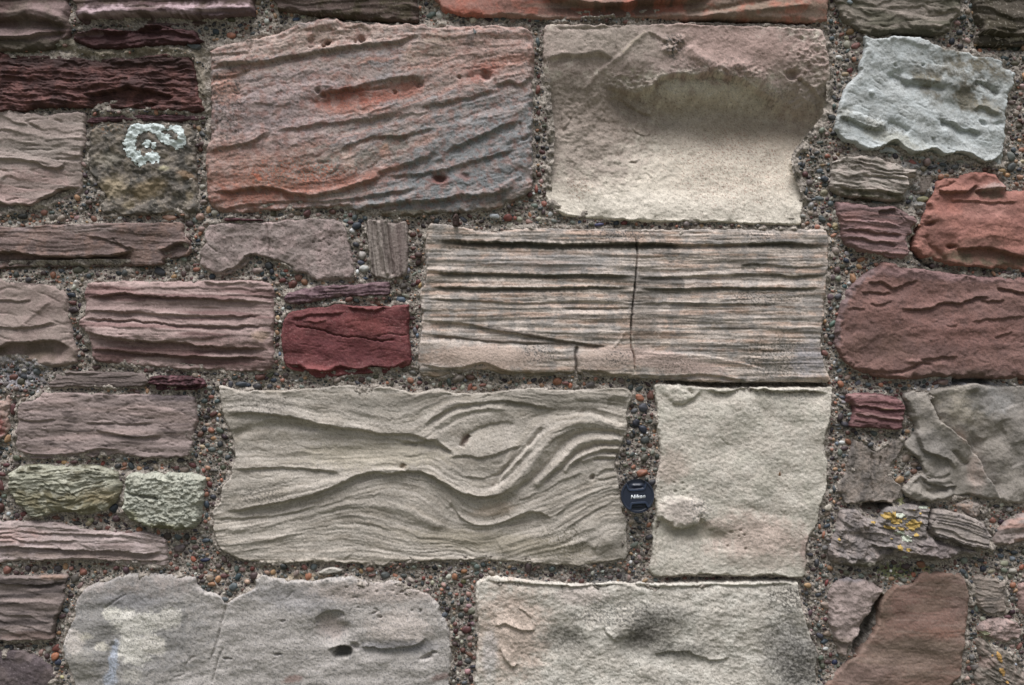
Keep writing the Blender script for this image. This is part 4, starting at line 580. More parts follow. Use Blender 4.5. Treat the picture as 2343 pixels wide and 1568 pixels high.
stone(n='sandstone_block', ref='spotted grey block', group=BLK, label='broad grey sandstone with round pale cream patches and a round hollow, bottom left', cat='sandstone block',
 o=[('D', [(530,1240),(548,1170),(570,1100),(600,1030),(618,930),(635,870),(650,820),(690,765),(750,722),(850,690),(930,665),(1000,640),(1080,618),(1150,612),(1280,618),(1400,625),(1520,638),(1640,650),(1665,700),(1690,740),(1750,775),(1810,790),(1870,820),(1912,868),(1960,840),(2040,800),(2110,768),(2145,740),(2150,690),(2190,645),(2240,630)]),
  ('H', [(40,440),(120,455),(300,472),(420,478),(560,455),(680,440),(750,437),(820,455),(900,480),(1000,492),(1100,470),(1180,480),(1240,500),(1300,540),(1380,570),(1450,595),(1500,640),(1550,690),(1555,760),(1600,820),(1632,900),(1648,1000),(1650,1080),(1662,1150),(1658,1250),(1640,1330),(1640,1450),(1640,1700)]),('D', [(680,1780),(630,1560),(600,1480),(560,1400),(535,1310)])],
 h=20, R=12, col=(174,168,160), ang=-8, f=[('fbm',110,4),('rough',26,1.4),('soft',40,160,2),('rdg',14,1.0),('C','H',1000,580,650,90,0,(176,160,148),.7,.5),('C','H',1200,900,280,170,0,(182,170,158),.75,.4),('C','H',250,640,380,110,10,(148,146,146),.6),('C','D',1100,760,500,100,-5,(164,150,142),.7),
 ('C','D',1080,1100,620,420,0,(144,142,138),.75,.35),
 ('C','D',950,955,80,64,0,(214,210,194),1,.22),('C','D',1080,1040,150,105,10,(210,206,192),.95,.22),('C','D',1250,1040,110,105,0,(210,206,192),.95,.22),('C','D',1430,1000,110,95,-20,(208,203,190),.95,.2),('C','D',1130,1260,150,125,0,(212,208,194),1,.22),('C','D',1300,1230,110,90,20,(208,202,188),.95,.22),('C','D',630,1200,90,110,0,(206,196,184),.85,.22),('C','D',860,1240,60,35,0,(204,198,180),.9,.22),('C','D',1120,1480,90,60,0,(178,174,160),.6,.3),('C','D',730,1150,60,30,0,(178,172,150),.7),('C','D',960,1360,40,170,8,(172,182,196),.9,.25),('C','D',930,1520,60,60,0,(168,178,192),.8,.3),
 ('C','D',870,1110,120,50,0,(132,129,122),.75),('C','D',700,1390,130,130,0,(144,140,128),.7),('C','D',1100,850,250,60,0,(142,142,146),.5),
 ('B','D',950,1330,90,300,10,-5,1.3),('B','D',700,1330,130,160,0,6),('L','D',[(880,1340),(900,1250),(950,1190),(1000,1230),(1010,1300)],3,10,-3,10),
 ('L','D',[(640,820),(740,730),(870,690),(1020,645),(1150,622),(1400,635),(1640,655)],0,4,4,5),('R','D',[(1905,880),(1890,980),(1860,1100),(1830,1240),(1770,1360)],-3.5,1.8),('R','D',[(1885,1250),(1830,1400),(1800,1560)],-3,1.8),('R','D',[(1060,800),(960,860),(880,930)],-2.5,1.8),('R','D',[(1650,1320),(1560,1400),(1560,1470),(1460,1510)],-2,1.6),
 ('L','H',[(430,870),(470,800),(540,750),(620,735),(690,760),(720,800)],2,10,5,16),('B','H',590,880,130,115,20,-15,1.6),('C','H',590,900,120,100,20,(176,158,148),.6),('L','H',[(430,930),(500,1000),(600,1000),(690,940),(730,830)],-4,8,3,12),
 ('B','H',690,1110,78,50,-10,-22,3),('C','H',690,1110,85,55,-10,(70,70,64),.8),('B','H',800,1060,40,22,30,-9,2),('L','H',[(560,1090),(620,1070),(700,1060),(760,1090)],3,6,6,8),('B','H',1440,1155,55,22,-20,-12,2),('B','H',1500,1120,25,10,0,-8,2),('B','H',118,1130,34,11,-5,-9,2),('B','H',160,832,20,9,-10,-6,2),('B','H',1210,575,18,9,0,-7,2),('B','H',1248,600,12,7,0,-6,2),('B','H',725,540,12,9,0,-5,2),('B','H',1025,800,16,13,0,-7,2),('B','H',1380,750,10,18,20,-6,2),('B','H',975,755,36,10,-25,-6,2),('B','H',795,637,30,5,-10,-4,2),('B','H',1500,960,20,60,0,-2),
 ('B','D',1918,1340,22,10,0,-8,2),('B','D',1957,1342,10,8,0,-7,2),('B','H',1200,920,260,130,0,6,1.5),('B','H',1150,1100,330,60,0,-4),('C','H',1200,1060,330,60,0,(142,142,148),.6),('L','H',[(850,1060),(1000,1075),(1200,1070),(1350,1040),(1440,980)],4,16,4,16),('pits',.2,2.2,4,'H',1000,760,480,60),('pits',.16,2.0,4,'H',1000,560,500,80),
 ('spk',3.4,(98,100,104),.6,.2),('spk',3,(120,112,108),.5,.3),('C','H',250,1350,90,30,-10,(150,110,98),.6),('C','H',1560,1330,90,30,-15,(130,96,86),.6),('R','H',[(260,570),(220,610),(190,640)],-2,1.4)])
stone(n='sandstone_block', ref='bottom cream block', group=BLK, label='cream sandstone with sooty dark patches and a thin raised rim at the bottom centre', cat='sandstone block',
 o=('L', [(80,125),(95,95),(120,78),(160,65),(210,62),(300,72),(400,86),(500,94),(600,102),(700,108),(800,108),(900,100),(1000,96),(1060,105),(1130,98),(1200,106),(1350,104),(1500,100),(1650,98),(1800,94),(1950,92),(2090,92),(2125,110),(2130,170),(2145,240),(2170,330),(2190,410),(2215,470),(2242,530),(2240,620),(2238,753),(2240,950),(60,950),(72,750),(80,600),(92,450),(92,330),(78,250)]),
 h=20, R=7, rim=(2,5), col=(194,187,172), ang=15, rk=.42, f=[('rough',14,2.8),('rough',44,3.4),('rdg',10,1.5),('fbm',100,5),('groove',12,26,1.0,.1),('mot',50,(202,198,184),.6,.1),
 ('C','L',300,420,230,280,0,(198,174,154),.8,.5),('C','L',750,180,160,60,0,(198,180,170),.5),('C','L',170,560,50,150,0,(188,188,188),.5),
 ('C','L',1150,440,190,110,-20,(120,116,106),.75,.6),('C','L',1280,310,170,60,0,(140,136,126),.6,.6),('C','L',640,470,170,80,10,(132,128,116),.7,.6),('C','L',2150,620,150,220,0,(112,109,103),.75,.6),('C','L',2030,540,130,230,0,(140,137,130),.6,.6),('C','L',1370,540,220,60,0,(140,137,126),.6,.6),
 ('spk',6,(72,70,64),.6,.05,'L',1150,430,160,110),('spk',6,(84,80,72),.55,.1,'L',1250,320,180,90),('spk',6,(84,80,72),.55,.1,'L',640,460,160,90),('spk',6,(84,82,74),.55,.12,'L',1370,530,180,60),('spk',6,(60,58,54),.6,.0,'L',2170,620,170,200),('spk',6,(72,70,66),.5,.1,'L',2020,520,170,300),('spk',5,(90,86,80),.7,.0,'L',2080,200,160,120),('spk',5,(92,92,90),.6,.15,'L',950,300,320,110),('spk',4,(110,106,96),.55,.2),
 ('C','L',1140,450,90,60,-30,(84,80,72),.6,.6),('B','L',1100,470,150,80,-30,-13),('B','L',680,480,100,60,20,-9),('B','L',1280,300,130,60,0,6),('B','L',1350,600,250,60,10,-5),('B','L',1000,400,200,70,0,5),('L','L',[(200,380),(270,365),(340,390),(400,410),(460,400)],4,10,4,10),('L','L',[(240,520),(260,580),(320,640),(350,620)],4,10,4,10),('L','L',[(350,260),(400,300),(440,340)],2,5,2,5),('B','L',200,700,80,260,0,-4),
 ('L','L',[(120,95),(250,98),(400,108),(550,118),(700,128),(830,125),(960,112),(1030,105)],.5,5,5,9),('L','L',[(1100,125),(1250,135),(1400,125),(1550,118),(1700,115),(1850,122),(2000,112),(2110,115)],.5,5,4,8),('R','L',[(1030,100),(1100,120),(1180,128)],-5,4),('L','L',[(1200,560),(1400,540),(1600,600),(1700,560)],3,10,4,12),('L','L',[(900,380),(910,420),(960,470)],3,7,3,7)])
# --- right column
stone(n='sandstone_block', ref='bluish white stone', group=BLK, label='bluish white stone with a tan stain and slanting ridges, upper right', cat='sandstone block', mat=M_FINE,
 o=('M', [(435,300),(500,310),(560,318),(640,310),(700,293),(800,298),(900,315),(1000,345),(1070,380),(1130,408),(1300,430),(1400,462),(1500,478),(1600,500),(1640,560),(1700,595),(1730,620),(1722,680),(1700,750),(1665,810),(1655,950),(1648,1050),(1640,1150),(1632,1300),(1610,1420),(1500,1412),(1380,1395),(1200,1370),(1050,1360),(900,1335),(780,1315),(640,1290),(500,1298),(430,1272),(380,1240),(320,1212),(260,1190),(215,1130),(188,1085),(205,1000),(230,900),(250,830),(280,740),(330,680),(395,620),(405,560),(425,470),(445,400)]),
 h=28, R=10, ang=24, col=(174,180,177), step=1.9, f=[('soft',40,140,2.6),('fbm',70,3),('groove',22,50,1.8,.08),('rdg',24,1.2),('L','M',[(190,1090),(260,1190),(350,1220),(430,1265),(520,1270),(600,1235),(700,1190),(770,1250),(900,1298),(960,1280),(1030,1258),(1130,1305),(1290,1290),(1400,1350),(1520,1372),(1600,1290),(1635,1270)],5,10,18,28),
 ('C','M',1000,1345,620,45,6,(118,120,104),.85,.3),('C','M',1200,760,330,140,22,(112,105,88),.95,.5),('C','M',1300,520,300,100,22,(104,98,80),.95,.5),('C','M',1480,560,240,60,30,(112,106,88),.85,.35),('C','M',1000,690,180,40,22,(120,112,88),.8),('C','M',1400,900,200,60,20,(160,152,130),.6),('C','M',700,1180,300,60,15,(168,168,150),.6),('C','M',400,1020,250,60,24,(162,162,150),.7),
 ('L','M',[(640,600),(740,650),(820,700),(920,710),(1040,720),(1140,740)],-5,14,9,22),('R','M',[(740,640),(820,680),(900,670),(1000,680),(1120,720)],5,7),('V','M',1240,650,160,110,20,4,.25),('L','M',[(1340,690),(1420,690),(1500,740),(1600,800)],-6,8,9,12),('R','M',[(1340,695),(1400,685),(1480,700)],4,4),('L','M',[(1360,940),(1420,910),(1500,930),(1600,980)],3,8,6,12),('L','M',[(1080,1010),(1180,1040),(1260,1100),(1340,1100),(1430,1130)],4,10,8,14),('B','M',1110,1030,50,50,0,-8),('B','M',1280,1085,50,25,10,-7),
 ('L','M',[(240,920),(350,940),(450,970),(560,1020)],-4,10,5,10),('L','M',[(225,990),(330,1020),(450,1070),(600,1110)],5,10,7,12),('L','M',[(630,1030),(700,1040),(780,1080),(830,1120)],-4,10,6,14),('R','M',[(270,950),(380,980),(500,1030),(620,1080)],5,9),('R','M',[(640,320),(760,330),(900,370),(1000,400)],3,7),('B','M',495,785,20,20,0,5,2),('B','M',700,555,16,16,0,-5,2),('B','M',938,550,14,12,0,-6,2),('B','M',1440,1040,35,20,20,-7,2),('B','M',1580,1050,60,20,0,-5),('R','M',[(1020,1170),(1030,1230)],-4,5),
 ('spk',4,(120,128,132),.55,.2),('spk',4,(100,98,84),.6,.1,'M',1250,700,350,200),('spk',5,(96,98,88),.6,.1,'M',450,1030,300,90),('spk',5,(96,96,86),.6,.12,'M',720,1090,140,50),('mot',40,(190,200,200),.5,.1)])
stone(n='rubble_stone', ref='small woody grey stone', group=RUB, label='small grey stone with wood-like strata just below the bluish white stone', cat='stone', mat=M_FINE,
 o=('N', [(218,165),(250,135),(300,112),(360,95),(420,84),(560,84),(640,100),(700,120),(780,150),(850,172),(960,208),(1040,235),(1052,290),(1010,315),(965,335),(962,400),(955,440),(940,480),(905,540),(800,545),(700,540),(500,512),(380,510),(300,502),(215,455),(178,400),(182,340),(200,280)]),
 h=26, R=16, ang=9, step=1.7, col=(160,150,138), f=[('ledge',13,90,5),('groove',7,60,2.8,.14),('groove',4,40,1.2,.15),('soft',26,90,3),('bands',8,80,(88,82,70),.75,.15),('C','N',560,470,420,42,6,(80,78,50),.85),('mot',24,(176,160,148),.5,.1),('L','N',[(250,400),(400,430),(600,440),(900,490)],3,8,8,14),('L','N',[(460,280),(620,300),(780,310),(960,330)],2,6,5,7),('L','N',[(540,240),(700,270),(850,280),(1020,270)],2,6,4,6),('spk',4,(80,70,60),.6,.1,'N',400,180,200,60)])
stone(n='rubble_stone', ref='tiny woody stone', group=RUB, label='tiny brown-grey upright woody stone beside the small grey strata stone', cat='stone', mat=M_FINE,
 o=('N', [(1000,345),(1050,315),(1120,305),(1180,308),(1172,370),(1160,430),(1130,470),(1100,490),(1030,485),(985,465),(985,400)]), h=8, R=5, he=-4, ang=78, step=1.5, col=(126,114,104), f=[('groove',5,60,2.2,.16),('bands',6,60,(92,82,74),.7,.1),('ledge',8,80,-2)])
stone(n='rubble_stone', ref='striped mauve stone', group=RUB, label='small mauve stone with four horizontal grooves, right of the ridged centre block', cat='stone', mat=M_FINE,
 o=('N', [(235,560),(300,548),(400,555),(500,580),(600,592),(720,592),(840,590),(870,620),(920,640),(980,680),(1040,740),(1030,780),(1000,800),(990,870),(955,910),(948,960),(970,1020),(962,1110),(850,1132),(760,1110),(700,1092),(600,1085),(500,1062),(380,1012),(310,950),(292,850),(268,750),(245,650)]),
 h=22, R=11, ang=5, step=1.7, col=(136,106,104), f=[('soft',24,120,3),('groove',8,90,1.6,.12),('ledge',14,160,2.5),('L','N',[(290,830),(400,832),(560,850),(700,865),(900,885)],3,8,8,7),('L','N',[(300,905),(500,930),(650,955),(850,975)],3,8,6,8),('L','N',[(280,735),(500,745),(650,750),(900,800)],-1,8,-4,10),('L','N',[(640,650),(730,640),(820,625)],4,8,7,14),('V','N',930,700,110,50,35,4,.2),('R','N',[(840,630),(870,690),(930,750),(1020,770)],-3,2.4),
 ('C','N',700,680,300,50,0,(104,84,80),.7),('bands',14,150,(152,112,106),.6,.1),('L','N',[(380,1005),(560,1050),(750,1070),(950,1095)],3,8,5,8),('C','N',350,720,120,60,0,(140,98,88),.6),('spk',3,(100,84,82),.4,.3)])
stone(n='rubble_stone', ref='dark wedge stone', group=RUB, label='tiny dark grey wedge stone below an olive pebble, between the mauve and orange-red stones', cat='stone', mat=M_FINE,
 o=('N', [(965,640),(1000,600),(1080,575),(1130,600),(1120,650),(1095,685),(1030,700),(985,680)]), h=5, R=4, he=-4, ang=-60, step=1.5, col=(98,86,80), f=[('groove',5,60,2,.16),('bands',6,60,(76,66,60),.7,.1)])
stone(n='sandstone_block', ref='orange-red stone', group=BLK, label='bright orange-red sandstone with a pink ledge near its top, at the right edge', cat='sandstone block', mat=M_FINE,
 o=('N', [(1245,345),(1330,318),(1440,308),(1480,275),(1620,252),(1750,255),(1840,275),(1852,320),(1890,350),(1950,410),(2060,430),(2150,440),(2300,440),(2300,1240),(2100,1250),(2000,1240),(1900,1215),(1800,1215),(1650,1205),(1500,1200),(1380,1190),(1300,1160),(1250,1150),(1180,1110),(1100,1108),(1040,1060),(1012,1000),(1020,930),(1045,860),(1070,800),(1090,740),(1120,660),(1140,600),(1165,530),(1200,470),(1225,420)]),
 h=30, R=20, col=(162,106,90), f=[('fbm',80,6),('soft',50,180,3),('ledge',40,150,2),('rough',20,1.4),('L','N',[(1240,440),(1320,460),(1420,465),(1540,450),(1600,410),(1640,390)],5,10,9,14),('L','N',[(1600,460),(1700,430),(1850,430),(2000,430),(2150,435)],6,12,10,26),('R','N',[(1240,440),(1330,400),(1430,350)],-4,3),('L','N',[(1350,530),(1500,540),(1640,555),(1820,565),(2040,558)],2,6,4,8),
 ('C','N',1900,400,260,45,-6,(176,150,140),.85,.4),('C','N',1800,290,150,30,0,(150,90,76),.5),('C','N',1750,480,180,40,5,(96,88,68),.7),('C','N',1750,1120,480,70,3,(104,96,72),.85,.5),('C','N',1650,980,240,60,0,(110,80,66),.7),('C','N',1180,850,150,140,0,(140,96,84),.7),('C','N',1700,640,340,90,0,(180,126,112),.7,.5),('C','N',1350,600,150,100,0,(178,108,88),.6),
 ('B','N',1380,1000,45,20,0,-13,1.6),('B','N',1170,770,45,22,-10,-11,1.6),('L','N',[(1150,770),(1180,755),(1220,780)],3,5,3,5),('L','N',[(1140,860),(1160,950),(1230,1020),(1310,1100),(1360,1130)],-2,6,5,24),('L','N',[(1400,1030),(1600,1020),(1800,1030),(2000,1080),(2200,1130)],5,30,10,40),('B','N',1700,750,400,90,5,4),('spk',4,(110,74,62),.5,.24),('spk',5,(84,78,60),.6,.12,'N',1800,1120,420,70),('mot',40,(150,98,86),.5,.1)])
stone(n='sandstone_block', ref='rounded red block', group=BLK, label='big dull red sandstone with a rounded left end at the right edge', cat='sandstone block',
 o=('O', [(695,95),(760,95),(810,110),(860,135),(900,150),(1000,155),(1080,165),(1180,190),(1260,182),(1320,195),(1450,220),(1650,235),(1850,245),(2100,255),(2320,262),(2320,1262),(2100,1272),(1900,1275),(1700,1262),(1500,1262),(1350,1255),(1200,1255),(1050,1272),(900,1275),(780,1270),(700,1258),(600,1235),(500,1205),(430,1178),(380,1140),(330,1105),(290,1060),(262,1000),(235,940),(225,880),(228,800),(235,730),(255,620),(275,550),(300,480),(330,420),(370,365),(420,310),(470,265),(520,220),(580,180),(640,140)]),
 h=30, R=26, ang=-5, lk=.8, col=(136,100,90), twarp=1.4, rim=(2.2,9), f=[('soft',50,160,2.2),('groove',22,70,1.4,.07),('fbm',90,4),('rough',18,1.2),('ledge',40,120,1.0),
 ('L','O',[(540,312),(680,312),(740,340),(800,362),(870,340),(960,310),(1050,285)],3,8,7,9),('L','O',[(480,410),(600,405),(700,415),(800,405)],3,7,6,7),('L','O',[(560,520),(680,530),(740,505),(800,490)],2,6,4,6),('L','O',[(840,568),(960,582),(1080,578),(1180,555),(1260,520),(1350,505),(1400,505),(1470,515),(1560,480),(1640,460),(1780,458)],4,9,8,9),('L','O',[(1660,490),(1780,495),(1900,492)],3,7,5,7),('L','O',[(1820,360),(1920,375),(2000,400),(2120,425)],4,8,8,9),('L','O',[(1560,695),(1640,690),(1720,665),(1800,680),(1950,655),(2100,650)],2,7,4,8),('L','O',[(340,575),(430,568),(520,580)],2,5,3,5),('L','O',[(1800,850),(1880,825),(1980,800)],2,8,4,8),('L','O',[(1310,735),(1400,738),(1440,725)],2,5,3,6),('L','O',[(1340,235),(1420,240),(1500,235)],2,5,4,6),
 ('L','O',[(510,1192),(620,1185),(760,1195),(880,1185),(980,1155),(1060,1115),(1150,1118),(1280,1128),(1390,1140)],4,10,-3,12),('R','O',[(500,1200),(700,1200),(880,1190),(990,1160),(1070,1120),(1200,1122)],-7,4),('B','O',990,1090,70,18,0,5,1.5),('L','O',[(1050,1080),(1180,1060),(1300,1040),(1440,1060)],3,10,4,12),
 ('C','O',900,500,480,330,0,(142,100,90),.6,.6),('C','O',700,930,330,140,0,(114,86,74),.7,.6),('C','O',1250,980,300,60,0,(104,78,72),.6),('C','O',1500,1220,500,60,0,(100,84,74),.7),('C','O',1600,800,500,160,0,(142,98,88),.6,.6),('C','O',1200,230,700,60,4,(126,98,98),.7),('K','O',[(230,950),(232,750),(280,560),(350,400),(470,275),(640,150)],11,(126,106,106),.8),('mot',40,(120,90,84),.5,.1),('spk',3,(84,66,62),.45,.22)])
stone(n='rubble_stone', ref='small maroon grooved stone', group=RUB, label='small maroon brick-like stone with horizontal grooves, right side below the rounded red block', cat='stone', mat=M_SLATE,
 o=('P', [(365,235),(430,226),(520,222),(700,232),(800,258),(885,285),(905,325),(925,350),(938,385),(932,440),(920,480),(912,520),(905,585),(850,600),(780,590),(650,580),(500,582),(430,575),(378,560),(388,480),(402,430),(398,350),(352,322),(345,270)]),
 h=24, R=10, ang=4, step=1.6, col=(124,82,82), f=[('ledge',15,120,4),('groove',7,80,2.4,.13),('L','P',[(380,345),(500,355),(620,378),(720,392),(930,405)],2,5,7,6),('L','P',[(400,430),(520,450),(700,480),(900,495)],2,6,5,6),('L','P',[(400,230),(700,245),(880,290)],2,4,3,5),('bands',10,120,(92,56,58),.7,.15),('bands',14,100,(150,112,108),.6,.2),('C','P',640,550,260,30,3,(98,64,64),.6),('C','P',740,385,60,14,0,(130,110,70),.5)])
stone(n='rubble_stone', ref='upright grey cracked stone', group=RUB, label='grey wood-like upright stone with vertical cracks, right side', cat='stone', mat=M_FINE,
 o=('P', [(402,690),(430,680),(500,705),(560,750),(600,795),(660,760),(720,735),(800,700),(870,685),(912,705),(905,760),(878,810),(850,850),(820,890),(790,940),(782,980),(790,1040),(815,1090),(880,1148),(872,1210),(870,1275),(800,1310),(760,1318),(690,1300),(600,1302),(520,1318),(400,1325),(320,1320),(295,1280),(280,1240),(250,1200),(262,1140),(290,1090),(318,1030),(330,980),(345,900),(352,850),(378,760)]),
 h=15, R=6, ang=88, step=1.7, rim=(1.5,3), col=(134,124,114), f=[('groove',12,160,3,.1),('groove',6,60,1.4,.14),('fbm',40,3),('rdg',16,1.3),('bands',12,100,(96,90,86),.6,.15),('mot',40,(150,134,120),.6,.1),('R','P',[(415,700),(420,900),(425,1080),(430,1220)],-2.5,2),('R','P',[(590,810),(582,950),(585,1100),(590,1250)],-4,2.2),('R','P',[(760,740),(740,830),(745,950)],-4,3),('R','P',[(670,850),(668,940)],-3,2.5),('spk',3.4,(84,80,78),.55,.18)])
stone(n='sandstone_block', ref='folded grey stone', group=BLK, label='big grey stone with folded drapery-like creases at the right edge', cat='sandstone block', mat=M_FINE,
 o=('P', [(905,240),(940,218),(1000,200),(1080,210),(1150,215),(1210,172),(1300,160),(1400,148),(1500,138),(1600,130),(1750,136),(1900,142),(2100,150),(2320,150),(2320,1360),(2150,1350),(2000,1330),(1880,1310),(1750,1290),(1640,1265),(1550,1245),(1450,1262),(1350,1292),(1240,1300),(1180,1312),(1120,1305),(1050,1300),(1000,1282),(950,1265),(905,1215),(905,1170),(940,1125),(970,1080),(1010,1050),(1095,1000),(1060,900),(1020,855),(960,815),(912,760),(915,715),(975,660),(1015,620),(1022,570),(1010,510),(970,470),(955,400),(930,340)]),
 h=26, R=14, ang=-55, step=2.0, col=(148,140,128), f=[('fbm',90,6),('soft',60,140,3.5),('L','P',[(1880,1290),(1700,1000),(1640,850),(1500,700),(1330,560),(1240,460),(1190,330),(1150,220)],6,50,14,34),('R','P',[(1150,220),(1185,330),(1230,440),(1280,520)],-7,5),('B','P',1430,560,130,200,-30,8),('R','P',[(1590,180),(1630,400),(1640,600),(1620,760),(1600,900),(1605,1150)],-7,15),('R','P',[(1630,760),(1760,680),(1900,600)],-5,14),('L','P',[(1020,570),(1040,700),(1120,800),(1250,850),(1350,900),(1400,980)],5,20,6,30),('R','P',[(1400,790),(1440,860),(1500,920),(1570,930)],-6,6),
 ('L','P',[(1050,1020),(1100,1090),(1200,1140),(1330,1160),(1450,1150)],4,12,5,12),('R','P',[(1080,1020),(1150,1060),(1250,1075),(1370,1040)],-3.5,5),('R','P',[(1100,1080),(1180,1130),(1300,1140),(1400,1120)],-3.5,5),('R','P',[(1030,1080),(1090,1170),(1170,1210),(1350,1190)],-6,7),('R','P',[(960,1180),(1080,1230),(1200,1260),(1400,1225)],5,10),
 ('C','P',1450,400,240,200,0,(156,146,124),.6,.6),('C','P',1480,640,60,80,-40,(168,144,126),.6),('C','P',1620,1050,80,200,0,(164,140,126),.6),('C','P',1800,300,240,140,0,(126,128,128),.6,.6),('C','P',1200,740,200,160,0,(126,122,114),.7,.5),('C','P',1380,1180,300,70,0,(122,116,104),.6),('mot',60,(134,128,120),.5,.1),('spk',3.4,(104,100,96),.5,.2),('R','P',[(1850,500),(1950,750),(2050,950)],-4,16),('R','P',[(1950,350),(2100,700)],3,20)])
stone(n='rubble_stone', ref='yellow-lichened rock', group=RUB, label='lumpy grey rock with yellow and orange lichen, lower right', cat='stone',
 o=('Q', [(240,110),(280,82),(330,70),(400,82),(440,115),(480,150),(560,170),(600,110),(640,70),(700,48),(780,35),(850,28),(930,40),(1000,50),(1030,90),(1010,150),(985,220),(1000,280),(1080,340),(1180,380),(1300,410),(1400,440),(1380,470),(1300,480),(1200,500),(1150,520),(1000,532),(900,505),(800,512),(700,498),(640,510),(600,538),(500,578),(400,575),(330,568),(250,550),(190,540),(158,515),(150,470),(152,410),(172,340),(195,290),(215,240),(230,180)]),
 h=28, R=18, ang=14, step=1.7, col=(140,130,124), f=[('rough',24,5),('ledge',20,70,6),('groove',10,50,3,.13),('fbm',50,8),('rdg',20,2),('R','Q',[(465,220),(470,350),(475,500)],-5,5),('B','Q',380,310,90,30,10,-8),('L','Q',[(480,380),(620,400),(760,440),(900,460),(1150,500)],6,16,8,18),('L','Q',[(460,170),(600,200),(720,280),(860,330)],3,14,3,14),('mot',30,(160,144,134),.6,.1),('mot',26,(96,90,88),.7,.1),('spk',4,(76,74,76),.6,.2),('C','Q',700,130,250,90,10,(128,124,118),.5),('C','Q',1050,420,160,70,10,(124,110,108),.6),('C','Q',600,550,300,30,0,(90,90,60),.6)],
 lichen=[('yellow_lichen','bright yellow leafy lichen patch',[('Q',650,130,75,45,10,1),('Q',700,175,60,30,10,1),('Q',850,205,75,50,-15,1),('Q',520,188,30,14,0,1),('Q',870,290,30,16,0,1),('Q',725,395,25,32,0,1),('Q',800,412,28,18,0,1),('Q',915,110,20,12,0,1),('Q',1015,130,16,12,0,1),('Q',650,230,60,18,10,1),('Q',220,330,16,12,0,1),('Q',780,155,25,12,0,1),('Q',750,240,50,18,15,1),('Q',665,322,16,10,0,1),('Q',1005,68,26,8,0,1),('Q',850,80,12,10,0,1)],(182,148,46),1.8),
  ('grey_lichen','pale grey-green lichen patch',[('Q',795,325,55,32,10,1),('Q',730,275,55,20,0,1),('Q',740,130,50,25,0,1),('Q',790,490,32,16,0,1),('Q',960,65,60,14,0,1)],(186,194,172),1.8)])
stone(n='rubble_stone', ref='curved strata stone', group=RUB, label='grey stone of curved parallel strata abutting the yellow-lichened rock', cat='stone', mat=M_FINE,
 o=('Q', [(1035,90),(1090,75),(1170,92),(1280,120),(1380,148),(1440,180),(1490,220),(1512,260),(1522,300),(1532,385),(1510,430),(1420,425),(1320,410),(1200,380),(1110,345),(1040,320),(1000,270),(995,220),(1018,150)]),
 h=34, R=12, step=1.6, col=(136,126,118), flow=[('Q',0,[(1030,90),(1180,100),(1350,150),(1500,230)]),('Q',25,[(1010,170),(1150,200),(1350,240),(1520,300)]),('Q',50,[(1000,270),(1150,310),(1300,360),(1520,400)])],
 f=[('ledge',8.5,200,6),('groove',5,120,2,.14),('bands',7,160,(92,86,84),.75,.1),('mot',30,(158,146,134),.5,.1),('L','Q',[(1000,280),(1100,330),(1250,370),(1400,410),(1520,415)],3,6,8,10)],
 lichen=[('yellow_lichen','tiny yellow lichen speck',[('Q',1380,190,12,8,0,1),('Q',1450,200,8,6,0,1)],(176,142,54),1.2)])
stone(n='rubble_stone', ref='small buff stone', group=RUB, label='small grey and buff stone above the curved strata stone', cat='stone',
 o=('Q', [(1208,45),(1240,20),(1300,5),(1380,8),(1430,25),(1452,80),(1442,128),(1390,145),(1330,130),(1280,98),(1225,80)]), h=16, R=10, step=1.7, col=(144,132,122), f=[('rough',14,3),('fbm',30,4),('mot',16,(168,136,112),.6,.15),('spk',4,(90,88,88),.6,.2)])
stone(n='rubble_stone', ref='pinkish edge stone', group=RUB, label='small pinkish grey stone at the right edge beside the curved strata stone', cat='stone', mat=M_FINE,
 o=('Q', [(1575,270),(1600,235),(1650,180),(1720,140),(1800,118),(1980,105),(1980,340),(1850,352),(1750,368),(1660,388),(1600,398),(1550,385),(1542,330)]), h=22, R=16, ang=-10, col=(156,138,130), f=[('soft',20,90,4),('groove',10,60,2,.12),('bands',12,80,(176,130,112),.6,.15),('mot',30,(130,120,112),.5,.1),('fbm',40,4)])
stone(n='rubble_stone', ref='wedge-shaped pinkish stone', group=RUB, label='pinkish grey wedge-shaped stone left of the big brown-red stone, lower right', cat='stone',
 o=('Q', [(185,720),(200,690),(250,665),(300,650),(360,655),(420,665),(480,680),(520,700),(570,740),(602,765),(595,800),(570,850),(540,892),(510,930),(480,975),(455,1020),(430,1065),(405,1110),(390,1155),(362,1210),(330,1272),(280,1338),(245,1325),(215,1290),(185,1200),(165,1120),(148,1050),(142,960),(140,900),(142,820),(155,770)]),
 h=22, R=16, col=(156,138,130), f=[('rough',16,2),('fbm',60,6),('mot',30,(172,152,144),.6,.1),('spk',3.4,(98,90,86),.6,.17),('L','Q',[(200,1180),(280,1215),(350,1190),(400,1110)],3,12,8,20),('C','Q',330,660,160,30,0,(130,128,134),.6),('C','Q',260,1230,90,70,0,(126,112,96),.6)])
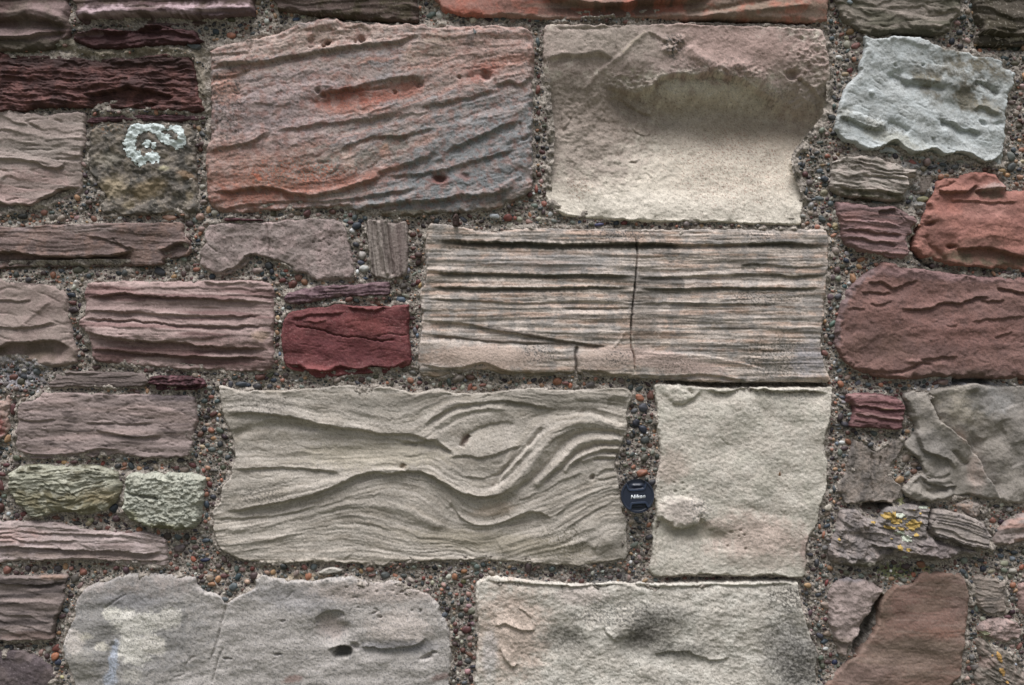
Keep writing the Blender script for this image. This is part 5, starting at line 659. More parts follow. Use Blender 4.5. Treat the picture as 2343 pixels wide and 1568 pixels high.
stone(n='sandstone_block', ref='big brown-red stone', group=BLK, label='big smooth brown-red stone with a diagonal left edge at the bottom right', cat='sandstone block', mat=M_FINE,
 o=('Q', [(690,735),(720,712),(790,712),(850,702),(890,660),(905,628),(960,610),(1050,604),(1150,612),(1250,622),(1290,650),(1305,700),(1330,770),(1338,850),(1338,950),(1330,1030),(1312,1100),(1305,1180),(1300,1250),(1285,1350),(1275,1450),(1240,1540),(1200,1600),(1150,1780),(40,1780),(80,1640),(120,1560),(150,1520),(200,1462),(245,1410),(300,1362),(360,1325),(420,1255),(470,1195),(520,1130),(548,1060),(562,1000),(570,930),(585,860),(615,805),(650,770)]),
 h=22, R=14, ang=2, col=(138,108,92), f=[('fbm',120,5),('rough',22,1),('soft',50,200,2),('C','Q',950,950,350,220,0,(130,96,84),.6,.5),('C','Q',1050,1130,300,40,0,(138,94,74),.6),('C','Q',850,1300,420,160,0,(124,106,90),.7,.5),('C','Q',420,1480,260,120,0,(142,118,108),.6,.5),('C','Q',1250,800,80,200,0,(136,110,100),.6),('bands',26,200,(112,96,78),.5,.2),('bands',9,120,(148,124,110),.5,.25),('groove',7,70,1.0,.12),('spk',3,(168,146,130),.55,.24),('spk',3,(90,70,60),.45,.24),('C','Q',600,900,60,200,10,(110,92,74),.5)])
stone(n='rubble_stone', ref='little streaked stone', group=RUB, label='little grey horizontally streaked stone right of the big brown-red stone', cat='stone', mat=M_FINE,
 o=('Q', [(1360,650),(1400,635),(1470,640),(1550,668),(1600,690),(1652,700),(1645,760),(1632,820),(1648,880),(1650,950),(1580,958),(1500,962),(1440,942),(1410,915),(1390,865),(1370,810),(1350,770),(1352,710)]), h=14, R=9, ang=3, step=1.6, col=(140,128,116), f=[('ledge',11,70,4),('groove',6,50,1.8,.14),('bands',8,60,(86,80,74),.7,.1),('mot',24,(164,146,132),.5,.1)])
stone(n='rubble_stone', ref='small pink lump', group=RUB, label='small pinkish lump below the little streaked stone, lower right', cat='stone',
 o=('Q', [(1470,1020),(1530,1005),(1600,1000),(1680,1015),(1740,1045),(1778,1090),(1775,1140),(1745,1180),(1690,1212),(1630,1222),(1570,1200),(1500,1165),(1430,1140),(1405,1110),(1430,1060)]), h=18, R=14, step=1.7, col=(156,134,126), f=[('rough',14,3),('fbm',30,4),('mot',20,(174,144,134),.5,.1),('spk',4,(94,86,84),.6,.2)],
 lichen=[('grey_lichen','pale yellow-grey lichen crust',[('Q',1450,1130,50,30,0,1)],(188,188,148),1.6)])
stone(n='rubble_stone', ref='corner orange-lichened stone', group=RUB, label='dark grey stone with orange lichen in the bottom right corner', cat='stone',
 o=('Q', [(1400,1190),(1440,1180),(1500,1205),(1550,1250),(1620,1265),(1680,1285),(1720,1330),(1760,1400),(1800,1460),(1880,1520),(1980,1560),(1980,1780),(1450,1780),(1420,1690),(1398,1600),(1388,1500),(1410,1440),(1432,1380),(1415,1290)]), h=22, R=14, ang=35, step=1.8, col=(124,114,102), f=[('rough',20,4),('ledge',14,60,5),('groove',9,50,3,.13),('mot',26,(150,130,118),.6,.1),('mot',24,(82,78,68),.7,.1),('spk',4,(176,170,156),.5,.3),('C','Q',1480,1370,60,50,0,(170,142,130),.6)],
 lichen=[('yellow_lichen','orange-yellow lichen streaks',[('Q',1580,1330,25,55,-20,1),('Q',1605,1450,28,45,-25,1),('Q',1520,1315,14,10,0,1),('Q',1650,1540,20,20,0,1)],(180,136,50),1.4)])
stone(n='rubble_stone', ref='right edge pink stone', group=RUB, label='pink-brown stone cut by the right edge near the bottom', cat='stone',
 o=('Q', [(1742,730),(1770,700),(1830,690),(1980,688),(1980,985),(1860,985),(1790,975),(1750,930),(1738,830)]), h=14, R=10, col=(158,128,118), f=[('rough',18,2),('fbm',30,3),('mot',24,(140,112,106),.6,.1),('spk',3.4,(100,86,82),.5,.2)])
stone(n='stone_flake', ref='pale flake', group=RUB, label='small pale pointed stone flake in the joint under the swirled cream block', cat='stone flake', mat=M_FINE,
 o=('H', [(465,412),(490,395),(520,378),(570,366),(630,364),(680,378),(690,395),(650,410),(590,418),(540,432),(490,428)]), h=14, R=5, step=1.4, jag=.8, col=(176,170,158), f=[('groove',5,50,1.2,.16),('fbm',20,2)])
stone(n='stone_flake', ref='dark upright flake', group=RUB, label='small dark brown upright flake standing on the ridged centre block', cat='stone flake', mat=M_SLATE,
 o=('J', [(290,20),(300,5),(315,8),(324,30),(322,70),(312,82),(290,72),(286,45)]), h=34, R=5, step=1.3, jag=.6, col=(74,56,50), f=[('fbm',12,3),('groove',5,30,2,.2)])
stone(n='slate_sliver', ref='grey joint chip', group=SLV, label='small blue-grey chip at the right end of the upper maroon slate sliver', cat='stone flake', mat=M_SLATE,
 o=('A', [(1375,330),(1420,318),(1470,325),(1482,345),(1450,368),(1410,358)]), h=14, R=4, step=1.3, jag=.6, col=(96,102,106), f=[('fbm',14,2)])
# ------------------------------------------------------------------ build the ground, the wall's core, all stones
gr = bpy.data.materials.new('rough_grass_ground'); gr.use_nodes = True
b_ = gr.node_tree.nodes['Principled BSDF']; n_ = gr.node_tree.nodes.new('ShaderNodeTexNoise'); n_.inputs['Scale'].default_value = 9; n_.inputs['Detail'].default_value = 8
r_ = gr.node_tree.nodes.new('ShaderNodeValToRGB'); r_.color_ramp.elements[0].color = (.045, .06, .025, 1); r_.color_ramp.elements[1].color = (.13, .12, .09, 1)
gr.node_tree.links.new(n_.outputs[0], r_.inputs[0]); gr.node_tree.links.new(r_.outputs[0], b_.inputs['Base Color']); b_.inputs['Roughness'].default_value = .95
tag(mesh_obj('ground', [(-150, -150, 0), (150, -150, 0), (150, 150, 0), (-150, 150, 0)], [(0, 1, 2, 3)], gr), kind='structure')

for s_ in ST: build_stone(s_)
print('stones', len(ST), round(time.time()-T0, 1))

# union distance of the stones over the whole wall face
MG = 150; g = 2.2
MX, MY = np.meshgrid(np.arange(-MG, W+MG, g), np.arange(-MG, H+MG, g))
UD = np.full(MX.shape, -60.0)
for P, ref in PLACED:
    x0, y0 = P.min(0)-60; x1, y1 = P.max(0)+60
    i0 = max(int((x0+MG)/g), 0); i1 = int((x1+MG)/g)+1; j0 = max(int((y0+MG)/g), 0); j1 = int((y1+MG)/g)+1
    sl_ = (slice(j0, j1), slice(i0, i1)); q = P[::2]
    if MX[sl_].size: UD[sl_] = np.maximum(UD[sl_], poly_sdf(MX[sl_], MY[sl_], q))
def samp(A, x, y):
    i = min(max(int((x+MG)/g), 0), A.shape[1]-1); j = min(max(int((y+MG)/g), 0), A.shape[0]-1); return A[j, i]
# mortar relief
wx = 3*fbm(MX/20, MY/20, 401, 3); wy = 3*fbm(MX/20, MY/20, 407, 3)
MH = 5*fbm(MX/70, MY/70, 411, 3)+3.2*fbm(MX/14, MY/14, 415, 4, .6)+1.3*gn(MX/4.5, MY/4.5, 419)+1.0*gn(MX/2.9, MY/2.9, 421)
MH += 2+sst(-12, 2, UD)*np.clip(3+8*fbm(MX/28, MY/28, 423, 3), -2, 11)
mort = [('R','Z',[(770,42),(850,46),(960,50)],-26,5),('R','I',[(1050,128),(1300,132),(1600,138),(1960,150)],-26,5),('R','Z',[(1512,876),(1650,878),(1897,879)],-30,6),('R','K',[(180,1475),(500,1470),(800,1472),(1160,1478)],-16,5),
 ('R','P',[(480,1345),(560,1335),(640,1330),(700,1345),(780,1335)],-44,8),('R','P',[(1370,105),(1500,100),(1620,108),(1740,112)],-38,6),('R','Q',[(600,790),(560,870),(500,980),(440,1090),(390,1190),(340,1290)],-30,9),('R','N',[(1060,800),(1020,860),(980,930),(975,1010),(1010,1080),(1100,1150),(1200,1210)],-22,6),
 ('R','D',[(520,880),(480,960),(450,1060),(448,1150)],-22,5),('R','B',[(0,612),(400,612),(800,608),(1180,600)],-12,5),('R','M',[(650,298),(850,290),(1050,300)],-18,6),('R','M',[(1380,385),(1600,395),(1790,400)],-16,10),('R','N',[(280,515),(450,530),(700,555),(900,560)],-16,5),
 ('R','A',[(390,312),(480,322),(560,345),(640,378),(760,400),(900,404),(1000,378),(1150,366),(1300,368),(1400,395),(1450,430),(1480,520),(1510,640),(1525,760)],11,9),('R','A',[(650,835),(800,830),(1000,828),(1200,828),(1450,838)],9,7),('R','A',[(520,190),(560,150),(520,250)],10,9),
 ('R','P',[(400,660),(520,690),(620,770),(740,710),(900,660)],9,9),('R','Q',[(170,600),(400,610),(560,650)],5,14),('R','F',[(880,745),(1000,740),(1100,715),(1350,690),(1500,690)],6,8),('R','Q',[(1350,560),(1300,700),(1345,900)],5,10),('R','I',[(420,140),(520,128),(660,118)],16,5)]
for k, tl, pts, amp, wd in mort:
    Pm = crom(U(tl, pts), 5); bx = (MX > Pm[:, 0].min()-60) & (MX < Pm[:, 0].max()+60) & (MY > Pm[:, 1].min()-60) & (MY < Pm[:, 1].max()+60)
    d, sg, pr = line_dist(MX[bx]+wx[bx], MY[bx]+wy[bx], Pm)
    MH[bx] += sst(0, .06, pr)*sst(1, .94, pr)*amp*np.exp(-(d/wd)**2)
MC = np.zeros(MX.shape+(3,)); MC[:] = lin((150, 142, 132))
def mmix(m, c):
    global MC
    m = np.clip(m, 0, 1)[..., None]; MC = MC*(1-m)+lin(c)*m
mmix(sst(-.1, .4, fbm(MX/30, MY/30, 431, 4, .6))*.7, (180, 172, 160)); mmix(sst(.0, .45, fbm(MX/22, MY/22, 437, 4, .6))*.7, (112, 107, 102))
mmix(sst(.1, .3, fbm(MX/5, MY/5, 441, 3))*.6, (84, 80, 78)); mmix(sst(.15, .35, fbm(MX/4, MY/4, 447, 2))*.6, (198, 191, 180))
def mpatch(tl, cx, cy, rx, ry, c, st, sc_=12):
    q = U(tl, (cx, cy))[0]; r = np.sqrt(((MX-q[0])/UL(tl, rx))**2+((MY-q[1])/UL(tl, ry))**2)
    mmix(sst(1.3, .5, r+.6*fbm(MX/sc_, MY/sc_, 451, 3, .6))*st, c)
mpatch('Q', 700, 600, 180, 70, (104, 118, 62), .8, 7); mpatch('Q', 950, 575, 60, 30, (130, 130, 60), .7, 7); mpatch('P', 880, 1300, 60, 50, (130, 140, 70), .7, 7)
mpatch('N', 1150, 220, 300, 70, (132, 138, 144), .7); mpatch('P', 1400, 130, 520, 60, (140, 146, 158), .7); mpatch('N', 1050, 520, 160, 120, (128, 134, 138), .7); mpatch('B', 150, 1400, 200, 120, (150, 154, 172), .6)
mpatch('N', 1500, 1230, 700, 50, (90, 88, 76), .7); mpatch('A', 950, 395, 550, 40, (136, 128, 106), .8); mpatch('A', 480, 330, 130, 50, (146, 140, 122), .8); mpatch('L', 900, 60, 180, 60, (96, 98, 98), .8, 8)
mpatch('Q', 460, 1040, 160, 300, (70, 68, 66), .6); mpatch('Q', 1450, 1150, 80, 100, (170, 168, 130), .5); mpatch('A', 1480, 600, 60, 250, (146, 136, 116), .6); mpatch('A', 100, 385, 300, 20, (88, 86, 62), .8)
mpatch('H', 350, 440, 300, 30, (170, 152, 118), .6)
Vm, Fm, Cm = grid_mesh(MX, MY, MH, UD < 16, np.clip(MC*GAIN, .01, .8), 0.0)
wall = bpy.data.objects.new('rubble_wall', None); COL.objects.link(wall); wall.location = (0, 0.3, 0)
tag(wall, 'pebbly grey-brown mortar bed of the old wall, showing between all the stones', 'wall')
mo = mesh_obj('mortar', Vm-np.array([0, .3, 0]), Fm, M_MORTAR, np.clip(Cm*np.array([.90, .87, .83]), 0, .8), wall)
M_CORE = flat_mat('wall_core_mortar', (130, 120, 108), .95, .2, .35, 60, .8)
def box(x0, x1, y0, y1, z0, z1):
    V = [(x, y, z) for x in (x0, x1) for y in (y0, y1) for z in (z0, z1)]
    return V, [(0, 1, 3, 2), (4, 6, 7, 5), (0, 4, 5, 1), (2, 3, 7, 6), (0, 2, 6, 4), (1, 5, 7, 3)]
Vb, Fb = box(-2.4, 2.4, -.21, .35, 0, 2.7); mesh_obj('wall_core', Vb, Fb, M_CORE, None, wall, smooth=False)
print('mortar', len(Vm), round(time.time()-T0, 1))

# ------------------------------------------------------------------ pebbles: traced ones first, then the rest of the gravel in the mortar
HP = {
'B': '1250,240,55,22,0,178,128,102;1485,237,30,25,0,168,128,112;1545,185,20,32,0,190,142,92;1590,205,30,20,0,182,174,156;1400,290,35,28,0,84,66,66;1100,243,22,18,0,132,76,60;63,230,15,12,0,190,130,70;20,268,18,12,0,190,122,70;170,232,38,22,0,46,48,46;75,280,18,20,0,122,132,130;390,205,25,15,0,82,100,96;560,172,22,18,0,152,142,116;525,135,14,16,0,42,50,66;655,130,25,18,0,100,80,70;652,93,18,14,0,70,84,94;720,195,12,25,0,60,80,94;535,235,15,15,0,182,106,60;650,275,16,10,0,172,130,62;812,265,25,10,-10,110,110,90;497,265,15,12,0,190,150,140;925,655,27,25,0,82,86,86;395,665,22,27,0,152,92,60;120,668,22,24,0,70,76,72;455,637,22,17,0,66,74,86;655,675,20,18,0,70,84,94;675,620,13,12,0,190,130,60;1087,622,12,14,0,200,122,50;1310,645,16,12,0,182,190,190;1455,628,25,17,0,162,96,70;1360,660,22,24,0,92,66,62;1495,680,28,22,0,92,86,86;1572,680,24,20,0,46,60,74;1470,410,20,16,-10,46,70,94;1395,380,15,25,-20,142,116,106;1468,440,22,15,0,84,84,80;1400,550,20,22,0,92,86,76;535,818,32,22,20,42,50,66;548,758,15,28,25,190,190,172;610,700,14,20,0,172,150,112;443,722,17,12,20,182,116,60;505,690,16,14,0,150,160,160;1908,635,38,22,0,152,126,116;320,655,22,18,0,76,56,56;250,620,26,14,0,80,76,60;60,635,18,16,0,150,80,60;180,1420,30,20,0,60,66,76;1780,1475,45,20,0,62,72,84',
'C': '1475,465,20,20,0,216,216,212;1530,545,27,18,0,60,54,58;1615,560,14,20,0,150,166,190;1570,395,22,15,-10,150,76,50;1510,425,25,20,0,70,84,84;1540,600,22,12,0,190,150,122;1505,765,24,15,15,190,160,112;1570,783,32,20,0,82,90,88;1630,805,20,18,0,116,122,112;1655,920,24,27,0,76,84,60;1540,920,20,18,0,190,126,82;1510,940,15,20,0,166,76,56;1465,930,18,28,0,122,130,120;1335,865,35,18,0,58,54,58;1110,872,20,18,0,76,62,62;925,893,24,22,0,152,96,66;1035,925,23,20,0,182,130,72;475,878,24,16,0,206,150,46;435,872,27,20,0,102,44,50;765,890,17,25,20,168,76,60;725,852,18,16,0,82,96,100;545,875,30,17,0,102,66,66;125,845,32,20,0,96,100,76;885,1010,22,32,0,112,92,96;1555,1040,24,25,0,112,50,48;1640,1010,14,16,0,192,100,56;1500,1210,14,30,0,182,110,60;1530,1195,20,30,0,60,76,94;1550,1300,14,18,0,190,142,92;840,1215,36,36,0,44,54,66;865,1295,30,25,0,86,56,62;670,1305,25,20,0,152,146,106;570,1330,32,15,0,66,62,54;420,1290,32,15,0,122,76,60;470,1295,25,22,0,86,76,80;800,1362,25,15,0,132,66,50;958,1398,27,14,0,132,86,76;1330,1520,42,28,0,112,96,96;1430,1445,18,18,0,182,92,60;1625,640,34,18,30,96,108,96;1600,940,16,14,0,90,86,80;915,925,34,12,-20,150,100,70;100,490,20,40,0,110,60,62;85,375,18,14,0,110,84,76;200,385,14,12,0,180,110,70;120,335,22,20,0,120,96,90;50,900,26,18,0,110,60,66',
'H': '1070,425,42,30,10,86,90,90;1235,432,33,20,10,82,86,84;1160,432,28,17,15,192,110,60;1080,372,22,25,0,96,60,50;1120,352,14,12,0,202,92,50;1510,360,30,28,0,36,38,44;1550,348,22,14,20,202,206,190;1640,370,30,13,-40,112,100,110;1808,355,38,14,5,166,84,60;1765,395,32,20,0,162,102,46;1880,355,30,24,0,112,130,124;1880,410,27,20,0,106,126,120;1410,455,20,22,0,152,60,46;1760,480,27,25,30,112,106,60;1737,520,27,18,30,122,40,46;1587,518,24,20,30,202,146,130;1487,495,20,25,0,182,180,142;1790,445,42,18,-10,152,130,116;1840,750,42,28,-10,116,116,96;1750,645,25,32,10,86,90,84;1800,645,20,22,0,76,86,110;1615,730,28,24,20,60,44,50;1670,825,24,32,0,122,126,116;1695,925,25,25,0,72,30,36;1655,890,14,28,-20,192,170,112;1810,700,30,18,10,172,122,130;1850,855,25,22,0,166,120,136;1795,1280,27,25,0,186,130,136;1745,1020,18,22,0,186,182,156;1665,668,14,26,40,76,90,92;1520,640,16,18,0,160,84,66;1805,595,26,22,20,180,130,116;1840,540,14,26,-10,160,96,60;950,430,34,14,-5,120,70,60;1000,410,16,14,20,190,206,220;790,380,28,14,-25,206,206,200;20,405,26,20,0,172,126,96;210,375,20,18,0,110,50,56;270,362,14,14,0,180,150,110;1560,470,16,28,0,170,170,140;2210,375,30,16,0,50,54,68;2150,408,16,20,0,160,74,50;2075,400,16,20,0,150,100,70;2250,395,18,18,0,90,110,90;1700,600,20,14,0,170,90,66;1735,1210,28,26,0,80,50,52;1690,1175,20,20,0,100,64,50;1755,1090,24,26,0,110,66,56;1830,1350,26,28,0,66,46,46;1720,1400,20,18,0,180,110,60',
'E': '1955,1368,30,16,0,192,196,206;2040,1378,22,22,0,132,66,50;770,1350,24,24,0,112,66,66;97,1373,25,22,0,166,126,106;605,1365,20,14,0,82,86,90;710,1352,20,15,0,132,110,82;2228,877,20,17,0,42,46,50;2230,575,17,28,20,132,70,56;2245,485,15,17,0,112,50,50;700,125,24,12,-10,60,86,122;605,112,12,12,0,46,70,92;515,80,13,13,0,172,182,160;515,138,17,17,0,186,190,182;295,128,28,16,0,82,82,52;750,108,18,12,0,182,182,150;1967,122,18,16,0,92,110,120;2225,133,20,10,0,92,110,126;450,82,10,14,0,192,130,60;200,205,25,18,0,50,66,76;2265,1295,14,25,-15,162,82,60;460,18,24,16,-20,150,128,100;385,180,16,12,0,170,110,70;430,215,20,14,0,70,80,84;350,165,18,14,0,60,70,86;2233,270,16,30,0,80,96,100;2240,625,8,18,0,190,186,170;2290,940,14,16,0,70,72,76;2230,990,16,16,0,50,54,58;2220,1190,10,22,0,170,90,66;2240,1215,16,16,0,70,76,86;1700,95,18,16,0,110,84,80;840,1362,20,14,0,160,120,110',
'M': '220,487,28,17,5,196,202,202;315,270,32,28,10,152,112,60;240,298,28,15,-25,162,92,66;155,183,22,22,0,84,106,112;170,265,30,20,10,82,80,72;315,600,33,26,0,112,50,50;230,730,25,20,0,132,126,116;270,630,35,18,0,176,150,112;1245,280,27,25,0,54,60,66;1035,310,35,20,10,62,66,66;695,1325,28,25,0,60,54,66;845,1380,36,20,20,182,82,66;935,1430,32,25,0,122,110,86;1378,385,18,14,0,152,112,52;100,1520,30,25,0,60,70,84;120,1325,22,20,0,172,86,50;210,1310,22,18,0,122,92,42;1755,1500,30,22,0,192,142,112;180,1135,35,24,0,46,46,52;310,20,26,18,0,142,160,170;285,325,24,18,0,176,168,130;235,165,18,32,-5,170,180,180;160,330,24,18,0,82,100,110;60,1210,34,16,-10,80,90,84;190,1345,22,18,0,90,50,44;750,1345,16,34,-20,110,120,110;1280,250,20,18,0,66,40,54;1700,1270,24,24,0,80,90,100;1715,1370,24,18,0,176,130,80;1770,1370,24,18,0,190,170,120;1740,1070,26,24,0,90,80,64;1765,800,22,18,0,170,110,90;185,750,16,18,0,110,90,100;180,900,18,24,0,84,106,100',
'N': '1095,535,62,36,0,136,130,84;100,480,32,27,0,162,150,116;115,335,32,27,0,54,62,76;45,532,60,16,-5,86,96,106;90,735,35,22,25,76,80,86;220,785,28,20,0,192,166,112;230,820,27,16,0,162,142,82;70,568,14,14,0,212,190,92;120,568,14,20,0,182,92,60;32,588,22,22,0,122,82,60;330,1140,27,28,0,50,60,86;385,1085,25,20,0,66,76,106;195,1310,32,32,0,112,92,96;252,1315,30,30,0,142,150,126;290,1200,35,25,0,76,76,60;330,1255,25,25,0,202,150,112;237,1235,30,35,0,112,82,82;250,1495,38,30,-30,86,86,96;175,1500,32,35,20,112,86,96;625,1180,25,22,0,172,102,72;330,1070,30,25,20,192,182,190;225,1055,28,28,0,162,146,130;1095,228,38,28,0,124,112,88;985,175,40,24,40,184,88,74;150,245,22,24,0,60,64,66;20,630,22,22,0,110,110,120;160,110,22,18,10,170,100,60;1215,365,32,24,0,70,56,62;640,575,60,24,5,124,136,140;150,655,28,14,0,70,80,90',
'O': '195,720,26,42,30,86,116,102;238,622,20,16,0,182,100,70;120,695,18,22,0,192,130,50;172,575,25,25,0,84,90,104;212,525,25,28,0,106,110,100;450,1300,40,24,-30,112,112,132;672,1320,27,22,0,212,120,70;440,1250,18,18,0,192,190,182;235,1265,20,28,0,216,216,216;745,1360,32,18,10,54,60,66;550,1320,28,22,0,82,100,110;520,1245,35,22,0,102,70,66;290,1445,30,20,0,84,86,106;300,1490,35,20,20,176,166,176;320,1395,28,25,0,96,82,76;210,1105,18,28,10,180,180,184;260,1110,22,28,20,130,134,124;320,1160,18,18,0,60,80,110;255,1185,36,20,-20,100,116,130;310,355,32,24,0,52,84,88;775,1390,26,20,0,100,110,120;105,705,18,24,0,110,80,40;150,775,24,24,0,110,124,126;160,1050,14,40,10,120,90,66',
'P': '600,620,42,30,30,86,96,96;265,815,26,38,0,112,122,106;187,785,22,20,0,192,120,92;210,1175,18,45,-5,76,86,94;888,615,18,32,0,36,46,60;668,712,20,16,0,86,60,66;815,963,20,14,0,192,110,60;1770,1485,34,34,0,166,102,82;1940,1380,35,26,0,172,166,166;185,585,18,40,15,60,54,66;250,545,30,14,0,90,90,92;250,578,30,12,0,80,90,100;230,415,18,14,0,200,120,80;240,245,24,16,0,120,140,140;1000,930,40,26,-10,140,116,100;175,1205,20,22,0,160,156,140;170,1280,38,14,-35,140,76,60;370,435,30,18,0,160,180,170;1830,1440,24,22,0,150,110,100;235,730,24,26,0,116,130,150;300,940,30,18,-50,150,100,70;740,640,28,18,0,150,140,120',
'Q': '1612,528,40,24,5,166,166,136;1765,565,25,25,0,172,92,60;285,612,30,22,0,106,106,84;115,700,14,34,20,152,50,46;185,1370,25,27,0,46,54,92;110,1255,25,15,-10,202,202,202;1350,948,17,25,0,50,60,86;1690,945,27,26,0,72,40,56;1645,985,35,18,0,122,76,84;1690,835,27,25,0,96,92,84;90,290,16,38,8,172,102,72;120,215,32,16,-25,60,76,94;1590,470,30,25,0,82,96,110;1690,495,28,22,0,132,142,156;95,180,12,34,0,50,52,66;60,380,20,16,0,120,116,120;100,405,30,24,0,120,116,116;36,440,16,18,0,70,50,46;1345,1330,24,30,0,110,106,106;1505,600,36,18,0,160,150,120;100,1190,36,26,0,76,90,104;50,1060,22,24,0,76,86,84;105,1010,22,22,0,110,60,66;80,1400,26,28,0,90,96,76;100,300,12,12,0,190,190,180;320,655,14,14,0,40,50,66;60,660,14,10,0,170,80,60;1720,1390,14,14,0,150,160,180;22,905,20,18,0,96,60,60;150,1310,16,26,0,110,50,50;215,1400,16,20,0,100,106,86;1685,885,18,18,0,120,74,70',
'D': '470,1320,32,35,0,192,110,60;480,1250,38,28,-20,132,66,56;495,1370,32,26,-20,50,60,86;395,1318,25,25,0,86,60,60;530,1498,22,18,20,202,190,110;1743,505,42,20,0,42,50,86;1640,498,27,22,30,192,96,60;1845,670,26,32,15,202,140,82;1795,712,35,20,10,172,110,50;1655,622,17,15,0,202,202,190;2095,690,25,22,0,212,170,142;2015,645,25,34,20,60,82,92;1715,687,28,18,0,72,60,60;1645,325,24,17,20,192,92,60;1745,340,35,22,0,72,86,100;1535,400,45,32,0,110,94,98;710,605,34,34,0,172,102,82;605,578,22,22,0,182,110,92;55,590,35,35,0,152,92,76;490,580,38,28,0,76,70,76;235,575,25,28,0,76,60,70;565,935,28,20,30,112,126,136;1068,588,28,30,20,96,66,76;1118,578,24,18,0,162,116,70;985,572,28,22,0,102,60,60;1500,578,22,20,0,152,82,66;535,1070,20,20,0,172,166,150;1920,600,22,17,20,202,186,142;200,115,28,22,0,122,60,60;660,195,40,18,5,70,68,60;750,195,28,28,0,162,146,110;1900,500,22,32,-30,96,70,66;1942,550,20,26,0,96,60,56;2138,578,22,26,20,122,54,46;1850,555,28,24,-40,110,90,86;1700,560,24,30,10,100,60,66;1640,350,30,18,10,80,86,74;500,1120,22,18,0,190,130,70;720,210,18,20,0,60,50,66;2055,645,16,22,0,50,66,86;2240,640,20,26,0,46,46,50;1600,545,24,18,0,110,122,112;165,1230,36,18,0,70,58,50;60,1240,24,16,0,50,62,80;150,130,26,26,0,90,66,72;75,115,22,22,0,186,196,200;1650,400,30,18,0,110,80,80;430,610,30,20,0,82,96,92',
'F': '725,503,25,20,0,82,96,94;750,480,22,18,0,152,70,50;725,550,32,20,-10,122,60,56;1275,490,15,24,0,216,220,222;1335,535,25,12,0,50,76,110;1650,478,18,28,10,152,146,166;1740,588,14,27,15,202,154,50;1725,565,20,22,0,112,50,46;1610,595,30,25,0,92,82,76;1655,620,18,22,0,76,70,72;1630,665,35,14,20,132,130,110;1600,700,38,22,0,70,86,94;1265,285,24,22,0,66,66,76;1725,415,20,27,20,82,50,46;1725,360,28,22,0,92,66,62;1690,215,24,22,0,96,54,46;1300,420,28,22,0,82,86,110;1260,405,20,25,0,112,92,84;525,478,30,22,0,162,136,130;725,765,14,20,10,192,200,196;685,830,17,22,0,202,160,92;700,1100,14,25,0,82,110,142;1720,960,14,20,0,102,130,160;690,690,20,15,20,192,186,166;1690,510,34,12,-40,130,136,120;1270,145,34,26,0,60,70,86;1300,110,28,20,20,56,66,84;1190,110,22,16,0,100,124,126;1330,265,18,18,0,96,50,50;660,1290,24,18,0,54,68,86;720,1290,18,16,0,190,110,80;750,1250,24,22,0,96,80,80;1700,925,20,26,0,110,106,116;1720,895,14,20,0,120,60,50;460,1325,36,20,10,40,54,74;1360,1280,22,16,0,130,136,126;570,495,18,28,10,60,86,100;1750,1200,0,0,0,0,0,0;1735,1310,22,16,0,130,70,66;130,1480,0,0,0,0,0,0',
'J': '510,25,25,14,0,196,202,210;578,35,22,20,0,132,60,50;345,42,25,12,35,82,86,100;1185,60,18,12,0,122,50,50;1052,68,25,10,0,82,82,130;380,915,12,25,25,166,92,70;270,885,12,28,-20,70,82,76;23,462,25,18,0,82,100,120;445,905,20,9,0,162,92,70;616,35,12,12,0,190,90,70;2285,75,20,16,0,176,156,104;2282,205,20,20,0,160,140,130;300,925,18,8,0,150,80,66;905,905,14,14,0,200,110,66;690,55,22,12,10,180,126,110;800,15,14,16,-20,190,190,190',
'I': '1890,1425,18,14,0,152,150,142;2015,1445,30,18,30,82,92,94;2030,1270,24,20,0,152,142,112;2030,1180,25,22,0,60,66,76;1910,1260,13,32,0,76,86,94;2125,380,25,14,0,206,206,202;1990,1310,35,16,5,96,106,110;135,1250,14,26,0,160,76,60;152,505,16,22,0,120,60,56;145,590,18,28,20,140,80,64;145,912,24,20,0,46,48,54;315,140,16,10,0,200,200,180;425,1465,18,18,-40,66,96,130;190,1350,20,24,0,150,80,60;90,1285,18,20,0,110,56,56;2000,1130,26,18,0,100,110,120;1870,1045,14,20,0,90,100,110',
}
rp = random.Random(11); nr = np.random.RandomState(3)
PB = []        # x, y, rx, ry, angle, colour
for tl, s_ in HP.items():
    for it in s_.split(';'):
        v = [float(q) for q in it.split(',')]
        if v[2] <= 0: continue
        c = U(tl, (v[0], v[1]))[0]; PB.append((c[0], c[1], UL(tl, v[2]), UL(tl, v[3]), v[4], tuple(v[5:8])))
nhand = len(PB)
PAL = [((70, 74, 78), 16), ((52, 58, 68), 9), ((88, 66, 66), 12), ((106, 60, 56), 10), ((132, 84, 68), 8), ((176, 104, 66), 8), ((190, 138, 84), 5), ((150, 128, 110), 9), ((110, 100, 94), 12),
       ((118, 126, 116), 6), ((86, 98, 102), 8), ((184, 176, 158), 5), ((206, 206, 204), 2.5), ((166, 132, 124), 5), ((92, 90, 66), 4), ((60, 42, 48), 6)]
PW = np.cumsum([p[1] for p in PAL]); PW = PW/PW[-1]
cellsz = 14.0; hashg = {}
def clash(x, y, r, f=.88):
    ci, cj = int(x//cellsz), int(y//cellsz); k = 2 if r < 12 else 3
    for a in range(ci-k, ci+k+1):
        for b in range(cj-k, cj+k+1):
            for (px, py, pr) in hashg.get((a, b), ()):
                if (px-x)**2+(py-y)**2 < ((pr+r)*f)**2: return True
    return False
def put(x, y, r): hashg.setdefault((int(x//cellsz), int(y//cellsz)), []).append((x, y, r))
